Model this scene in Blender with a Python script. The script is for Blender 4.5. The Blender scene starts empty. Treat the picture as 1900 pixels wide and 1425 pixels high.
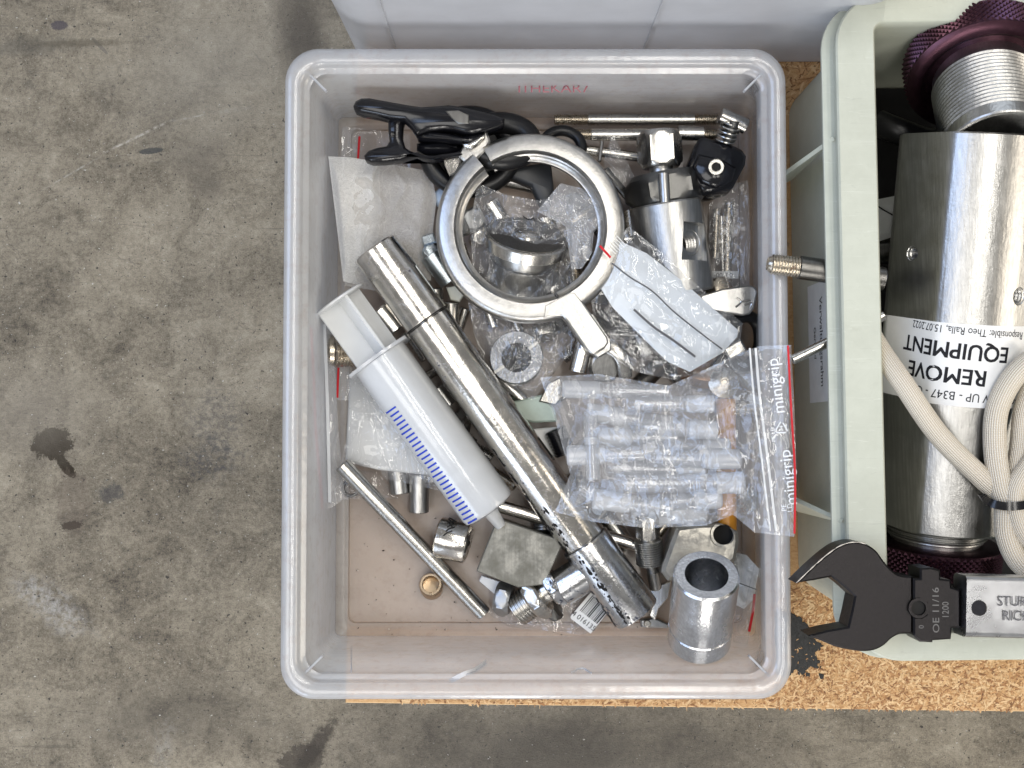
import bpy, bmesh, math, random
from mathutils import Vector, Matrix, noise, geometry
random.seed(7)
PI = math.pi
S = bpy.context.scene
COL = S.collection
CM = 0.01                                  # all geometry below is written in centimetres

# ------------------------------------------------------------------ camera
F = 2325.0; CAMZ = 85.0; TILT = math.radians(2.55)
cam_d = bpy.data.cameras.new("camera"); cam = bpy.data.objects.new("camera", cam_d); COL.objects.link(cam)
cam.location = (0, 0, CAMZ*CM); cam.rotation_euler = (TILT, 0, 0)
cam_d.sensor_width = 36; cam_d.lens = 36*F/1900; cam_d.clip_start = 0.01; cam_d.clip_end = 60
S.camera = cam
def W(px, py, z=0.0):
    """a measured point of the photograph, at height z (cm), as a place in the scene"""
    x, y = (px-950)/F, -(py-712.5)/F
    c, s = math.cos(TILT), math.sin(TILT)
    d = Vector((x, y*c+s, y*s-c))
    t = (z-CAMZ)/d.z
    return Vector((d.x*t, d.y*t, z))
def ppc(z): return F/(CAMZ-z)              # photograph pixels per cm at height z

# ------------------------------------------------------------------ world, lamps, exposure
w = bpy.data.worlds.new("World"); S.world = w; w.use_nodes = True
w.node_tree.nodes['Background'].inputs[0].default_value = (1.0, 0.985, 0.965, 1)
w.node_tree.nodes['Background'].inputs[1].default_value = 0.27
def lamp(name, loc, target, sx, sy, power, col):
    l = bpy.data.lights.new(name, 'AREA'); l.shape = 'RECTANGLE'; l.size = sx; l.size_y = sy
    l.energy = power; l.color = col
    o = bpy.data.objects.new(name, l); COL.objects.link(o); o.location = loc
    o.rotation_euler = (Vector(target)-Vector(loc)).to_track_quat('-Z', 'Y').to_euler()
    return o
lamp("ceiling_tube_lamp", (0.42, 0.35, 3.0), (0.42, 0.35, 0), 0.20, 2.6, 24, (1, .965, .90))
lamp("ceiling_tube_lamp", (1.05, 0.35, 3.0), (1.05, 0.35, 0), 0.20, 2.6, 24, (1, .965, .90))
lamp("skylight_lamp", (-0.9, -0.9, 3.2), (0, 0, 0), 1.6, 1.2, 24, (1, .98, .95))
lamp("window_lamp", (-2.0, 0.5, 2.6), (0, 0, 0), 1.5, 1.7, 36, (.50, .66, 1))
lamp("far_window_lamp", (0.3, 3.4, 1.6), (0, 0, 0), 2.2, 1.0, 19.9, (.78, .87, 1))
lamp("side_fill_lamp", (2.9, -0.4, 1.2), (0, 0, 0), 0.9, 2.0, 30, (1, .90, .76))  # added unseen lamp, set low for the steel cylinder's right flat to reflect
lamp("near_tube_lamp", (-0.05, -2.6, 0.85), (0, 0, 0), 0.16, 1.9, 18.5, (1, .96, .90))
lamp("near_tube_lamp", (0.42, -2.6, 0.85), (0, 0, 0), 0.16, 1.9, 18.5, (1, .96, .90))
lamp("near_window_lamp", (-1.35, -2.3, 1.0), (0, 0, 0), 0.9, 1.6, 25.6, (.72, .83, 1))
S.view_settings.view_transform = 'Standard'; S.view_settings.look = 'None'
S.view_settings.exposure = 0.0; S.view_settings.gamma = 1
S.render.engine = 'CYCLES'
cy = S.cycles
cy.use_denoising = True; cy.transparent_max_bounces = 28; cy.max_bounces = 10
cy.diffuse_bounces = 3; cy.glossy_bounces = 5; cy.transmission_bounces = 6
cy.caustics_reflective = False; cy.caustics_refractive = False; cy.sample_clamp_indirect = 4.0
S.render.film_transparent = False

# ------------------------------------------------------------------ node helpers
class G:
    """tiny wrapper for building a material graph; texture space is centimetres of object space"""
    def __init__(s, name):
        s.m = bpy.data.materials.new(name); s.m.use_nodes = True
        s.nt = s.m.node_tree; s.nt.nodes.clear()
        s.out = s.nt.nodes.new('ShaderNodeOutputMaterial')
        tc = s.nt.nodes.new('ShaderNodeNewGeometry')
        s.geo = tc
        mp = s.nt.nodes.new('ShaderNodeMapping'); mp.inputs['Scale'].default_value = (100, 100, 100)
        s.lk(tc.outputs['Position'], mp.inputs[0]); s.P = mp.outputs[0]
    def lk(s, a, b): s.nt.links.new(a, b)
    def n(s, t, **kw):
        x = s.nt.nodes.new(t)
        for k, v in kw.items(): setattr(x, k, v)
        return x
    def set(s, sock, v):
        if hasattr(v, 'is_linked') or hasattr(v, 'links'): s.lk(v, sock)
        else: sock.default_value = v
    def map(s, rot=(0,0,0), scale=(1,1,1), loc=(0,0,0), vec=None):
        m = s.n('ShaderNodeMapping'); s.lk(vec or s.P, m.inputs[0])
        m.inputs['Rotation'].default_value = rot; m.inputs['Scale'].default_value = scale; m.inputs['Location'].default_value = loc
        return m.outputs[0]
    def noise(s, sc, det=4, rough=.55, dist=0, vec=None):
        x = s.n('ShaderNodeTexNoise'); s.lk(vec or s.P, x.inputs['Vector'])
        x.inputs['Scale'].default_value = sc; x.inputs['Detail'].default_value = det
        x.inputs['Roughness'].default_value = rough; x.inputs['Distortion'].default_value = dist
        return x.outputs[0]
    def vor(s, sc, feature='F1', vec=None, out='Distance'):
        x = s.n('ShaderNodeTexVoronoi', feature=feature); s.lk(vec or s.P, x.inputs['Vector']); x.inputs['Scale'].default_value = sc
        return x.outputs[out]
    def ramp(s, v, *stops):
        r = s.n('ShaderNodeValToRGB'); s.lk(v, r.inputs[0]); e = r.color_ramp.elements
        while len(e) < len(stops): e.new(.5)
        for el, (p, c) in zip(e, stops):
            el.position = p; el.color = (c, c, c, 1) if isinstance(c, (int, float)) else (*c, 1)
        return r.outputs[0]
    def mix(s, f, a, b, mode='MIX'):
        x = s.n('ShaderNodeMix', data_type='RGBA', blend_type=mode)
        s.set(x.inputs[0], f); 
        for i, v in ((6, a), (7, b)):
            if isinstance(v, tuple): v = (*v[:3], 1)
            s.set(x.inputs[i], v)
        return x.outputs[2]
    def math(s, op, a, b=0.0, c=0.0, clamp=False):
        x = s.n('ShaderNodeMath', operation=op, use_clamp=clamp); s.set(x.inputs[0], a); s.set(x.inputs[1], b); s.set(x.inputs[2], c)
        return x.outputs[0]
    def bump(s, h, st=.3, d=.001, nrm=None):
        x = s.n('ShaderNodeBump'); x.inputs['Strength'].default_value = st; x.inputs['Distance'].default_value = d
        s.lk(h, x.inputs['Height'])
        if nrm is not None: s.lk(nrm, x.inputs['Normal'])
        return x.outputs[0]
    def pbr(s, col, rough=.5, metal=0.0, nrm=None, **kw):
        b = s.n('ShaderNodeBsdfPrincipled')
        s.set(b.inputs['Base Color'], (*col, 1) if isinstance(col, tuple) else col)
        s.set(b.inputs['Roughness'], rough); s.set(b.inputs['Metallic'], metal)
        if nrm is not None: s.lk(nrm, b.inputs['Normal'])
        for k, v in kw.items(): s.set(b.inputs[k.replace('_', ' ')], v)
        return b.outputs[0]
    def sheen(s, nrm, base, edge, pw):
        l = s.n('ShaderNodeLayerWeight'); l.inputs[0].default_value = .5; s.lk(nrm, l.inputs['Normal'])
        return s.math('MULTIPLY_ADD', s.math('POWER', l.outputs['Facing'], pw), edge, base, clamp=True)
    def done(s, sh): s.lk(sh, s.out.inputs['Surface']); return s.m

def metal(name, col, rough=.25, spots=0.0, spotcol=(.06,.045,.035), grain=1.0, scratch=0.0, sdir=0.0, rvar=.12, bumps=.15, spotscale=2.2, soft=.03):
    g = G(name)
    n1 = g.noise(.9*grain, 5, .6); n2 = g.noise(min(7, 4.5*grain), 3, .6)
    r = g.math('MULTIPLY_ADD', n1, rvar*2, rough-rvar, clamp=True)
    c = g.mix(g.ramp(n1, (.35, 0.0), (.7, 1.0)), tuple(v*.80 for v in col), col)
    h = n2
    if scratch:
        v = g.map(rot=(0, 0, sdir), scale=(7, .25, 7)); s_ = g.noise(1.0, 3, .6, vec=v)
        h = g.math('ADD', n2, g.math('MULTIPLY', s_, scratch*2))
        c = g.mix(g.ramp(s_, (.35, 0.0), (.62, 1.0)), c, tuple(v*.72 for v in col))
    if spots:
        sp = g.ramp(g.noise(spotscale, 8, .72, .15), (1-spots-soft, 0.0), (1-spots+soft, 1.0))
        c = g.mix(sp, c, spotcol); r = g.math('ADD', r, g.math('MULTIPLY', sp, .35))
        m_ = g.math('SUBTRACT', 1.0, g.math('MULTIPLY', sp, .75))
    else: m_ = 1.0
    return g.done(g.pbr(c, r, m_, g.bump(h, bumps, .0004)))
def plastic(name, col, rough=.35, var=.15, bumps=.08, scale=8, spec=.5, **kw):
    g = G(name); n1 = g.noise(1.1, 5, .6)
    c = g.mix(g.ramp(n1, (.35, 0.0), (.65, 1.0)), tuple(v*(1-var) for v in col), col)
    r = g.math('MULTIPLY_ADD', n1, .2, rough-.1, clamp=True)
    return g.done(g.pbr(c, r, 0.0, g.bump(g.noise(scale, 4), bumps, .0006), Specular_IOR_Level=spec, **kw))
def milky(name, col, opaque=.55, rough=.28, lines=None, tl=.5, bumps=.05, dirt=None):
    """thin translucent polypropylene: part see-through, part scattering, with a soft gloss"""
    g = G(name)
    h = g.noise(1.5, 3)
    if lines: h = g.math('ADD', g.math('MULTIPLY', g.noise(1.0, 3, vec=g.map(scale=lines)), 1.6), h)
    nb = g.bump(h, bumps, .002)
    n1 = g.noise(.35, 5, .6)
    c = g.mix(g.ramp(n1, (.35, 0.0), (.65, 1.0)), tuple(v*.93 for v in col), col)
    if dirt: c = g.mix(g.math('MULTIPLY', g.ramp(g.noise(1.3, 7, .7), (.5, 0.0), (.75, 1.0)), .5), c, dirt)
    df = g.n('ShaderNodeBsdfDiffuse'); g.set(df.inputs[0], c)
    tr = g.n('ShaderNodeBsdfTranslucent'); g.set(tr.inputs[0], c)
    m1 = g.n('ShaderNodeMixShader'); m1.inputs[0].default_value = tl; g.lk(df.outputs[0], m1.inputs[1]); g.lk(tr.outputs[0], m1.inputs[2])
    tp = g.n('ShaderNodeBsdfTransparent'); tp.inputs[0].default_value = (.96, .965, .97, 1)
    m2 = g.n('ShaderNodeMixShader'); m2.inputs[0].default_value = opaque; g.lk(tp.outputs[0], m2.inputs[1]); g.lk(m1.outputs[0], m2.inputs[2])
    gl = g.n('ShaderNodeBsdfGlossy'); gl.inputs['Roughness'].default_value = rough; g.lk(nb, gl.inputs['Normal'])
    m3 = g.n('ShaderNodeMixShader'); g.lk(g.sheen(nb, .06, .55, 4), m3.inputs[0]); g.lk(m2.outputs[0], m3.inputs[1]); g.lk(gl.outputs[0], m3.inputs[2])
    return g.done(m3.outputs[0])
def film(name, tint=(.985,.985,.985), haze=.07, crinkle=.5, scale=1.6, rough=.05, ior=1.6, white=(.92,.93,.95), fine=0.0):
    """clear bag film: see-through, hazy, with creased highlights"""
    g = G(name)
    def fold(sc, loc, rot, dist):
        q = g.noise(sc*scale, 1, .4, dist, vec=g.map(rot=rot, loc=loc, scale=(1, .45, 1)))
        return g.math('ABSOLUTE', g.math('SUBTRACT', q, .5))
    f1 = fold(.30, (3, 1, 2), (0, 0, .6), .5); f2 = fold(.42, (-5, 7, 1), (0, 0, -.8), .6); f3 = fold(.9, (9, -2, 4), (0, 0, 1.6), .4)
    h = g.math('ADD', g.math('MULTIPLY', g.math('MINIMUM', f1, .10), 3.0), g.math('MULTIPLY', g.math('MINIMUM', f2, .08), 2.5))
    h = g.math('ADD', h, g.math('MULTIPLY', g.math('MINIMUM', f3, .05), .7))
    if fine: h = g.math('ADD', h, g.math('MULTIPLY', g.noise(1.7*scale, 4, .6, 1.2), fine))
    nb = g.bump(h, crinkle, .010)
    crease = g.math('ADD', g.ramp(f1, (.002, 1.0), (.010, 0.0)), g.ramp(f2, (.001, 1.0), (.007, 0.0)), clamp=True)
    tp = g.n('ShaderNodeBsdfTransparent'); tp.inputs[0].default_value = (*tint, 1)
    df = g.n('ShaderNodeBsdfDiffuse'); df.inputs[0].default_value = (*white, 1)
    tr = g.n('ShaderNodeBsdfTranslucent'); tr.inputs[0].default_value = (*white, 1)
    ma = g.n('ShaderNodeMixShader'); ma.inputs[0].default_value = .22; g.lk(df.outputs[0], ma.inputs[1]); g.lk(tr.outputs[0], ma.inputs[2])
    hz = g.math('ADD', haze, g.math('MULTIPLY', crease, .12), clamp=True)
    m2 = g.n('ShaderNodeMixShader'); g.lk(hz, m2.inputs[0]); g.lk(tp.outputs[0], m2.inputs[1]); g.lk(ma.outputs[0], m2.inputs[2])
    gl = g.n('ShaderNodeBsdfGlossy'); gl.inputs['Roughness'].default_value = rough; g.lk(nb, gl.inputs['Normal'])
    m3 = g.n('ShaderNodeMixShader'); g.lk(g.sheen(nb, .045, .45, 4), m3.inputs[0]); g.lk(m2.outputs[0], m3.inputs[1]); g.lk(gl.outputs[0], m3.inputs[2])
    return g.done(m3.outputs[0])
def flat(name, col, rough=.6):
    g = G(name); n1 = g.noise(3, 5, .6)
    return g.done(g.pbr(g.mix(n1, tuple(v*.85 for v in col), col), rough, 0.0, Specular_IOR_Level=.15))

# ------------------------------------------------------------------ materials
STEEL = metal("brushed_steel", (.64, .62, .58), .25, scratch=.35, bumps=.09)
STEELV = metal("turned_steel", (.50, .495, .48), .33, scratch=.6, sdir=PI/2, bumps=.22)
CAST = metal("polished_cast_steel", (.52, .51, .49), .33, grain=2.4, bumps=.35, rvar=.10)
CHROME = metal("worn_chrome", (.80, .77, .72), .17, spots=.385, grain=1.4, bumps=.22, spotcol=(.10,.10,.12))
CHROMED = metal("dirty_chrome", (.66, .66, .66), .16, spots=.415, grain=1.6, bumps=.25, spotcol=(.035,.04,.06), spotscale=2.0)
DARKST = metal("dark_machined_steel", (.20, .195, .185), .36, scratch=.3, bumps=.2)
GREYST = metal("grey_bead_blasted_steel", (.40, .41, .42), .40, bumps=.2, grain=3)
ALU = metal("turned_aluminium", (.76, .77, .79), .24, scratch=.55, sdir=PI/2+.1, bumps=.25)
ZINC = metal("zinc_plated_steel", (.56, .62, .66), .28, spots=.30, bumps=.2)
TARN = metal("tarnished_steel", (.56, .50, .41), .28, spots=.40, spotcol=(.16,.09,.04), bumps=.35, grain=2)
BRASSY = metal("brown_bronze", (.58, .46, .33), .30, bumps=.2)
BLOCK = metal("ground_steel_block", (.30, .295, .27), .46, spots=.46, spotcol=(.19,.18,.145), scratch=.25, bumps=.15, grain=1.5, spotscale=.8, soft=.14)
PURPLE = metal("purple_anodised_aluminium", (.095, .045, .062), .34, bumps=.1, grain=3)
BLACKM = metal("blackened_tool_steel", (.032, .030, .031), .45, grain=5, bumps=.25, spots=.30, spotcol=(.05,.04,.038))
HANDLE = metal("satin_chrome_handle", (.66, .67, .70), .30, bumps=.0, grain=.6)
BLACKP = plastic("black_plastic", (.007, .007, .009), .16, spec=.45, bumps=.03)
RUBBER = plastic("black_rubber", (.009, .009, .010), .34, spec=.35)
CABLE = None
def scuffed():
    g = G("grey_green_crate_plastic"); n1 = g.noise(.5, 6, .65); n2 = g.noise(1.0, 6, .7, .6)
    c = g.mix(g.ramp(n1, (.35, 0.0), (.65, 1.0)), (.45,.47,.395), (.51,.53,.45))
    c = g.mix(g.math('MULTIPLY', g.ramp(n2, (.60, 0.0), (.76, 1.0)), .35), c, (.33,.33,.27))
    for rot, loc in ((.5, 0), (-.9, 7), (1.4, 3)):
        ln = g.noise(1.0, 2, .5, .3, vec=g.map(rot=(0, 0, rot), scale=(.10, 2.6, 1), loc=(loc, loc, 0)))
        c = g.mix(g.math('MULTIPLY', g.ramp(g.math('ABSOLUTE', g.math('SUBTRACT', ln, .64)), (.0, 1.0), (.006, 0.0)), .35), c, (.70,.72,.66) if rot > 0 else (.30,.31,.27))
    return g.done(g.pbr(c, g.math('MULTIPLY_ADD', n1, .25, .30), 0.0, g.bump(g.math('ADD', n1, n2), .12, .001)))
CRATEM = scuffed()
WHITEP = plastic("white_sticker", (.80, .80, .79), .38, var=.05, bumps=.03)
PAPER = plastic("white_paper", (.74, .75, .75), .6, var=.08, bumps=.1)
FOAMP = plastic("pale_blue_foam_sheet", (.66, .70, .735), .5, var=.06, bumps=.12, scale=5)
GREENB = plastic("pale_green_plastic", (.46, .55, .47), .4)
BLUEP = plastic("pale_blue_plastic", (.45, .55, .68), .4)
ORANGE = plastic("orange_plastic", (.80, .33, .03), .3)
INK = flat("black_ink", (.018, .018, .022)); INKG = flat("grey_ink", (.12, .12, .13)); BLUEINK = flat("blue_ink", (.03, .07, .55))
RED = flat("red_zip_line", (.62, .02, .03), .4); PINKRED = flat("faded_red_marker", (.42, .17, .19), .5)
WHITEINK = flat("white_print", (.85, .87, .9), .5)
STAMP = flat("stamped_mark", (.17, .165, .16), .4)
DARKHOLE = flat("dark_joint_or_hole_shade", (.02, .019, .018))  # near black for joints and flakes; painted as deep shade inside holes
SCRATCH = flat("scuffed_plastic", (.70, .70, .72), .4)
BOXM = milky("clear_polypropylene_box", (.83, .84, .865), .46, .17, tl=.35, lines=(.08, .08, 5), bumps=.10, dirt=(.62,.52,.46))
BOXF = milky("scuffed_polypropylene_floor", (.80, .74, .70), .42, .3, bumps=.10, dirt=(.50,.42,.36))
BOXB = milky("frosted_polypropylene_bin", (.84, .855, .89), .82, .28, lines=(.1, .1, 2), bumps=.08)
SYR = milky("frosted_syringe_plastic", (.95, .97, .99), .46, .14, tl=.12)
SYRP = milky("frosted_plunger_plastic", (.95, .97, .98), .70, .25, tl=.12)
TUBEM = milky("clear_vial_plastic", (.95, .96, .98), .16, .08, tl=.15)
CAPM = milky("frosted_vial_cap", (.94, .95, .97), .58, .25, tl=.15)
FILM = film("clear_bag_film", haze=.04); FILM2 = film("creased_clear_bag_film", haze=.055, crinkle=.6, scale=1.2)
FILM3 = film("cloudy_bag_film", haze=.20, crinkle=.6, scale=1.4)
BUBBLE = film("crumpled_white_packing_film", haze=.82, crinkle=1.0, scale=2.2, rough=.09, fine=1.3, white=(.96,.96,.95))
BUBBLEP = film("crumpled_clear_packing_film", haze=.42, crinkle=1.0, scale=2.2, rough=.07, fine=1.1, white=(.96,.93,.89))

def concrete():
    g = G("worn_concrete")
    a = g.noise(.035, 6, .62, .6); b = g.noise(.22, 8, .68, .8); c = g.noise(1.9, 8, .75); d = g.noise(7, 4, .7)
    t = g.math('ADD', g.math('MULTIPLY', a, .28), g.math('MULTIPLY', b, .28)); t = g.math('ADD', t, g.math('MULTIPLY', c, .26)); t = g.math('ADD', t, g.math('MULTIPLY', d, .18))
    col = g.ramp(t, (.40, (.078,.066,.051)), (.455, (.182,.157,.119)), (.52, (.312,.273,.208)), (.60, (.455,.402,.316)))
    # dark blotches, specks and drag marks
    col = g.mix(g.math('MULTIPLY', g.ramp(g.noise(.45, 8, .75, 1.0), (.57, 0.0), (.70, 1.0)), .55), col, (.075,.07,.066))
    col = g.mix(g.math('MULTIPLY', g.ramp(g.noise(1.0, 5, .6, 2, vec=g.map(rot=(0,0,.12), scale=(.12, 1.3, 1))), (.62, 0.0), (.72, 1.0)), .45), col, (.09,.08,.07))
    col = g.mix(g.ramp(g.noise(2.6, 3, .5, .3, vec=g.map(loc=(9, 3, 0))), (.665, 0.0), (.69, .85)), col, (.035,.032,.032))
    col = g.mix(g.ramp(g.noise(3.3, 3, .5, .3, vec=g.map(loc=(-7, 13, 0))), (.70, 0.0), (.72, .8)), col, (.62,.60,.55))
    for rot, loc, sc_ in ((.3, 4, .16), (-.7, 11, .22)):
        ck = g.math('ABSOLUTE', g.math('SUBTRACT', g.noise(sc_, 5, .6, .5, vec=g.map(rot=(0, 0, rot), loc=(loc, loc, 0))), .5))
        ck = g.math('MULTIPLY', g.ramp(ck, (.0, .55), (.004, 0.0)), g.ramp(g.noise(.12, 3, vec=g.map(loc=(loc*3, 2, 0))), (.50, 0.0), (.58, 1.0)))
        col = g.mix(ck, col, (.06,.052,.045))
    col = g.mix(g.math('MULTIPLY', g.ramp(g.noise(6.5, 2, .6), (.60, 0.0), (.70, 1.0)), .4), col, (.07,.06,.05))
    def stain_or_shade(px, py, rx, ry, rot, colr, st, nz=.5, ns=1.2, hard=.10, grain=0):
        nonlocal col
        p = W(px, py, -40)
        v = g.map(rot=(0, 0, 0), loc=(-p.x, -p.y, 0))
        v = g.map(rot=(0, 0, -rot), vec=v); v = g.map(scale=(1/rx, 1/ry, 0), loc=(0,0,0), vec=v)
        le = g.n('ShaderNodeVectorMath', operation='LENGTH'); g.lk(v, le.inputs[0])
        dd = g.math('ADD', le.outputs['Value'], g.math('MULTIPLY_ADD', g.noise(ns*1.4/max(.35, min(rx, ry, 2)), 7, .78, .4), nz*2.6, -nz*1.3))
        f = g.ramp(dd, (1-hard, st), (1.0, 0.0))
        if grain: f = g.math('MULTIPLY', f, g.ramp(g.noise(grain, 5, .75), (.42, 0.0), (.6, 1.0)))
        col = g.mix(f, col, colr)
    stain_or_shade(98, 822, 2.0, 1.7, .2, (.022,.014,.006), 1.0, .75, 1.1)
    stain_or_shade(122, 866, 1.5, .55, -.85, (.025,.017,.008), .95, .6, 1.6)
    stain_or_shade(133, 975, 1.1, .45, .1, (.035,.026,.018), .9, .7, 1.8)
    stain_or_shade(136, 930, 1.8, 3.4, .1, (.13,.10,.08), .35, .7, .9)
    stain_or_shade(205, 915, 1.6, 1.2, .1, (.06,.06,.065), .6, .9, 1.1, .4)
    stain_or_shade(395, 850, 3.6, 2.4, -.1, (.085,.082,.085), .75, .9, .9, .4, 1.6)
    stain_or_shade(400, 775, 3.4, 3.4, -.1, (.10,.095,.095), .6, .9, .9, .4, 1.6)
    stain_or_shade(280, 280, 1.3, .32, .12, (.045,.05,.052), .9, .45, 2.2)
    stain_or_shade(185, 85, 1.3, .2, -.8, (.12,.11,.10), .6, .4, 1.5); stain_or_shade(110, 47, .9, .5, 0, (.08,.07,.085), .8, .5, 2)
    stain_or_shade(585, 1385, 3.6, 1.1, .95, (.045,.036,.03), .8, .7, .9, .4); stain_or_shade(560, 1410, 2.4, 1.5, .25, (.05,.04,.032), .7, .8, 1)
    stain_or_shade(92, 1120, 5.6, 2.3, -.62, (.50,.49,.47), .62, .6, .5, .7, 1.4)
    stain_or_shade(305, 1380, 1.4, 3.4, -.25, (.46,.44,.40), .5, .8, .8, .6, 1.6)
    stain_or_shade(258, 252, 5.0, .17, .46, (.60,.56,.50), .85, .35, 1.8, .6, 1.3); stain_or_shade(350, 219, 2.3, .13, .20, (.55,.52,.47), .7, .35, 2, .6, 1.3)
    stain_or_shade(135, 320, 4.5, .12, .53, (.48,.46,.41), .7, .35, 2, .6, 1.3); stain_or_shade(430, 205, 2.6, .3, .15, (.46,.44,.40), .35, .5, 2, .6, 1.3)
    stain_or_shade(430, 110, 16, 9, .3, (.36,.33,.275), .45, .5, .12, .8); stain_or_shade(60, 760, 9, 6, 0, (.36,.32,.26), .45, .5, .15, .8)
    stain_or_shade(1050, 1400, 34, 8, 0, (.075,.067,.058), .80, .4, .15, .8); stain_or_shade(560, 60, 3.2, 7, .1, (.085,.072,.06), .7, .4, .4, .7); stain_or_shade(300, 1330, 16, 5, .1, (.11,.098,.08), .5, .4, .2, .8)  # first two paint the table's soft shadow into the floor colour
    stain_or_shade(375, 295, 3.3, 3.0, 0, (.15,.13,.105), .5, .6, .4, .7); stain_or_shade(385, 345, 2.2, 2, 0, (.15,.13,.105), .5, .6, .4, .7)
    stain_or_shade(60, 85, 6, 1.2, .05, (.13,.12,.10), .5, .8, .7, .6); stain_or_shade(150, 80, 7, .5, .03, (.13,.11,.08), .6, .6, .9, .6)
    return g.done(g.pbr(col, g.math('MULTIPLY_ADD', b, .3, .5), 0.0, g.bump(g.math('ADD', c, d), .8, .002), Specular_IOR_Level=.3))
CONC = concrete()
def wood():
    g = G("particle_board")
    isl = g.geo.outputs['Random Per Island']
    n1 = g.noise(2.2, 6, .7, 1.0, vec=g.map(rot=(0,0,.5), scale=(1,2.4,1))); n2 = g.noise(9, 4, .7)
    t = g.math('ADD', g.math('MULTIPLY', n1, .6), g.math('MULTIPLY', n2, .2)); t = g.math('ADD', t, g.math('MULTIPLY_ADD', isl, .52, -.13))
    col = g.ramp(t, (.22, (.14,.058,.02)), (.36, (.37,.18,.07)), (.52, (.58,.33,.14)), (.76, (.76,.53,.29)))
    col = g.mix(g.ramp(g.noise(1.1, 7, .75, .5), (.64, 0.0), (.70, .8)), col, (.10,.05,.022))
    return g.done(g.pbr(col, .62, 0.0, g.bump(g.math('ADD', n1, n2), .5, .001)))
WOOD = wood()
def sleeve():
    g = G("braided_white_sleeving")
    uv = g.n('ShaderNodeAttribute', attribute_name='uvw')
    v = g.map(scale=(1, 1, 1), vec=uv.outputs['Vector'])
    def wave(ax):
        x = g.n('ShaderNodeTexWave', bands_direction=ax, wave_profile='SIN'); g.lk(v, x.inputs['Vector']); x.inputs['Scale'].default_value = 1.0
        x.inputs['Distortion'].default_value = .25
        return x.outputs['Fac']
    a = wave('X'); b = wave('Y')
    h = g.math('MULTIPLY', a, g.math('MULTIPLY_ADD', b, .55, .45))
    col = g.mix(g.ramp(h, (.05, 0.0), (.5, 1.0)), (.50,.42,.31), (.80,.77,.70))
    col = g.mix(g.math('MULTIPLY', g.noise(.5, 3), .35), col, (.72,.60,.44))
    return g.done(g.pbr(col, .55, 0.0, g.bump(h, .6, .0012)))
SLEEVE = sleeve()

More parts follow.
